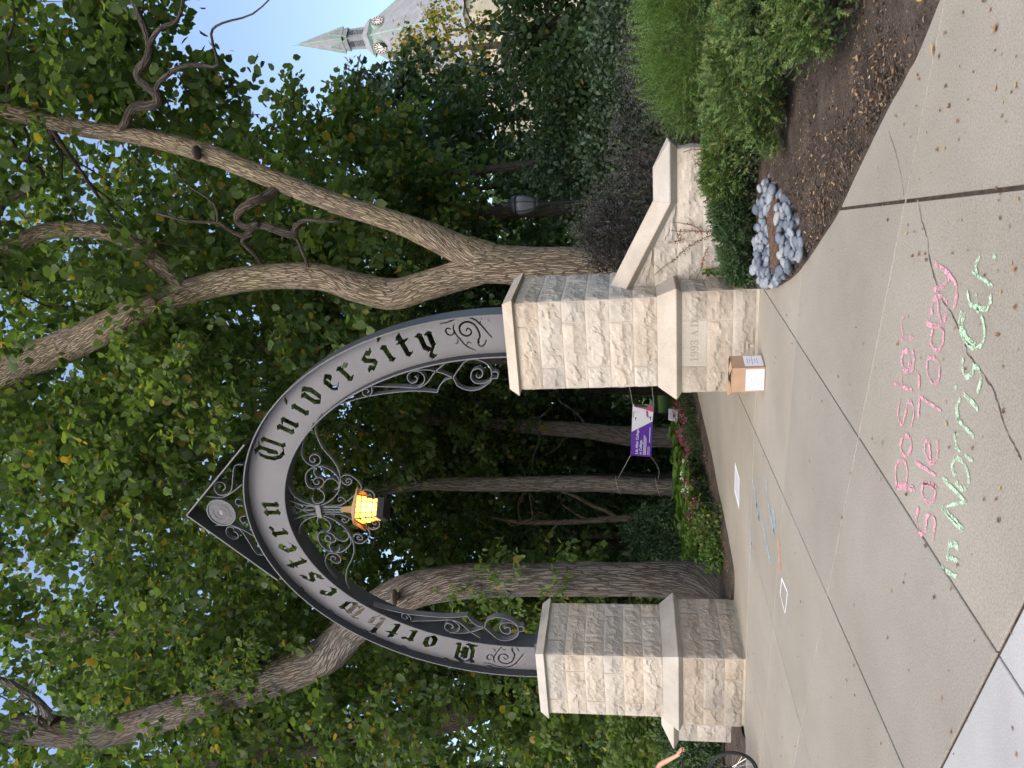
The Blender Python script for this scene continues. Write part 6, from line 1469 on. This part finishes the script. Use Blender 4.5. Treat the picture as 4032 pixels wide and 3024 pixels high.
for ax, ay in ROT4:
    f = lambda a, d, z: hb + ax * a - ay * d + Vector((0, 0, z))
    MB().add([f(-.75, 1.0, zE - .3), f(.75, 1.0, zE - .3), f(0, 1.0, zE + 2.0), f(0, .1, zE + 2.2), f(-.75, .6, zE - .2), f(.75, .6, zE - .2)], [(0, 1, 2), (0, 2, 3, 4), (1, 5, 3, 2)]).build('gablet', M['slate'], bel)
    for s in (-1, 1): MB().tube([f(s * .78, 1.02, zE - .35), f(0, 1.02, zE + 2.05)], .05, 4).build('gablet_trim', M['verdigris'], bel)
    wv = [(-.38, zF_ + .55), (.38, zF_ + .55), (.38, zE - .7), (.2, zE - .25), (0, zE - .05), (-.2, zE - .25), (-.38, zE - .7)]
    w = MB().add([f(a, .885, z) for a, z in wv], [tuple(range(len(wv)))]).build('louvre_opening', M['window_dark'], bel)
    for k in range(7): MB().obox(f(0, .90, zF_ + .75 + k * .18), ax * .36, ay * .03, Vector((0, 0, .04))).build('louvre', M['slate'], w)
sqr([(1.45, zF_ - .12), (1.35, zF_ + .1), (.9, zF_ + .7)], 'belfry_skirt', 'slate')
sqr([(1.28, zF_ - .45), (1.42, zF_ - .14)], 'cornice', 'verdigris')
zL = zat(1900); lw = 1.28 + (zF_ - zL) * .42
rf = sqr([(lw, zL), (1.24, zF_ - .46)], 'clock_roof', 'slate')
for i, j in ((-1, -1), (1, -1), (1, 1), (-1, 1)): MB().tube([P3(lw * i, lw * j, zL), P3(1.25 * i, 1.25 * j, zF_ - .46)], .09, 5).build('hip_trim', M['verdigris'], rf)
zK_ = zat(1509)
for ax, ay in ROT4:
    hwz = 1.24 + (zF_ - .46 - zK_) * .42
    cc = hb - ay * (hwz + .40) + Vector((0, 0, zK_)); up2 = Vector((0, 0, 1)); n_ = -ay
    def dsc(r, off, mat, name, par, n=28):
        return MB().add([cc + n_ * off + ax * r * math.cos(2 * math.pi * k / n) + up2 * r * math.sin(2 * math.pi * k / n) for k in range(n)] + [cc - n_ * .5 + ax * r * math.cos(2 * math.pi * k / n) + up2 * r * math.sin(2 * math.pi * k / n) for k in range(n)], [tuple(range(n))] + [(k, (k + 1) % n, n + (k + 1) % n, n + k) for k in range(n)]).build(name, M[mat], par)
    ck_ = dsc(.88, .0, 'verdigris', 'clock', H); dsc(.76, .03, 'clock_red', 'dial', ck_); dsc(.36, .05, 'clock_white', 'dial_centre', ck_)
    for k in range(12):
        a = k * math.pi / 6; d = ax * math.cos(a) + up2 * math.sin(a); q = ax * -math.sin(a) + up2 * math.cos(a); MB().obox(cc + n_ * .06 + d * .56, d * .12, q * .065, n_ * .01).build('numeral', M['clock_white'], ck_)
    for a, l, w in ((math.radians(-76), .60, .03), (math.radians(85), .40, .035)):
        d = ax * math.cos(a) + up2 * math.sin(a); q = d.cross(n_); MB().obox(cc + n_ * .08 + d * l / 2, d * l / 2, q * w, n_ * .01).build('clock_hand', M['hair_dark'], ck_)
# stone body
tw = sqr([(lw - .35, -.2), (lw - .35, zL + .2)], 'tower_wall', 'hall')
wl_ = MB(); 
def hbox(a0, a1, b0, b1, z0, z1, name, mat, par=H):
    V = [P3(a, b, z) for z in (z0, z1) for a, b in ((a0, b0), (a1, b0), (a1, b1), (a0, b1))]
    return MB().add(V, [(0, 3, 2, 1), (4, 5, 6, 7), (0, 1, 5, 4), (1, 2, 6, 5), (2, 3, 7, 6), (3, 0, 4, 7)]).build(name, M[mat], par)
zw1 = zL * .9
w1 = hbox(-lw - 22, -lw + .4, -lw + 1.0, lw + 6, -.2, zw1 - 3.0, 'wall', 'hall')
w2 = hbox(lw - .4, lw + 16, -lw + 1.0, lw + 6, -.2, zw1, 'wall', 'hall')
hbox(-lw - 22.3, -lw + .3, -lw + .7, lw + 6.3, zw1 - 3.0, zw1 - 2.5, 'cornice', 'hall'); hbox(lw - .3, lw + 16.3, -lw + .7, lw + 6.3, zw1, zw1 + .5, 'cornice', 'hall')
def gwin(base, ax, n_, w, h, par):
    pts = [(-w, 0), (w, 0), (w, h * .65), (w * .55, h * .9), (0, h), (-w * .55, h * .9), (-w, h * .65)]
    fr_ = MB().add([base + ax * a * 1.25 + Vector((0, 0, z * 1.05 - .1)) + n_ * .06 for a, z in pts] + [base + ax * a * 1.25 + Vector((0, 0, z * 1.05 - .1)) - n_ * .1 for a, z in pts], [tuple(range(7))] + [(k, (k + 1) % 7, 7 + (k + 1) % 7, 7 + k) for k in range(7)]).build('window', M['hall'], par)
    MB().add([base + ax * a + Vector((0, 0, z)) + n_ * .09 for a, z in pts], [tuple(range(7))]).build('pane', M['window_dark'], fr_)
    MB().obox(base + Vector((0, 0, h * .45)) + n_ * .11, ax * .05, n_ * .02, Vector((0, 0, h * .45))).build('mullion', M['clock_white'], fr_)
    MB().obox(base + Vector((0, 0, h * .5)) + n_ * .11, ax * w, n_ * .02, Vector((0, 0, .05))).build('mullion', M['clock_white'], fr_)
for k in range(6):
    for z in (1.6, 6.4, 11.2, 16.0):
        if z + 3 < zw1 - 3: gwin(P3(-lw - 2 - k * 3.4, -lw + 1.0, z), hx, -hy, .65, 2.9, w1)
for k in range(4):
    for z in (1.6, 6.4, 11.2, 16.0): gwin(P3(lw + 1.6 + k * 3.4, -lw + 1.0, z), hx, -hy, .65, 2.9, w2)
for z in (2.0, 7.0, 12.0, 16.5):
    gwin(P3(0, -lw + .35, z), hx, -hy, .8, 3.0, tw); gwin(P3(lw - .35, 0, z), hy, hx, .8, 3.0, tw); gwin(P3(-lw + .35, 0, z), -hy, -hx, .8, 3.0, tw)
for z in np.arange(.6, zL - .5, .62):
    r_ = lw - .335; 
    for (i, j, a, b) in ((-1, -1, 1, -1), (1, -1, 1, 1), (-1, 1, -1, -1)): pass
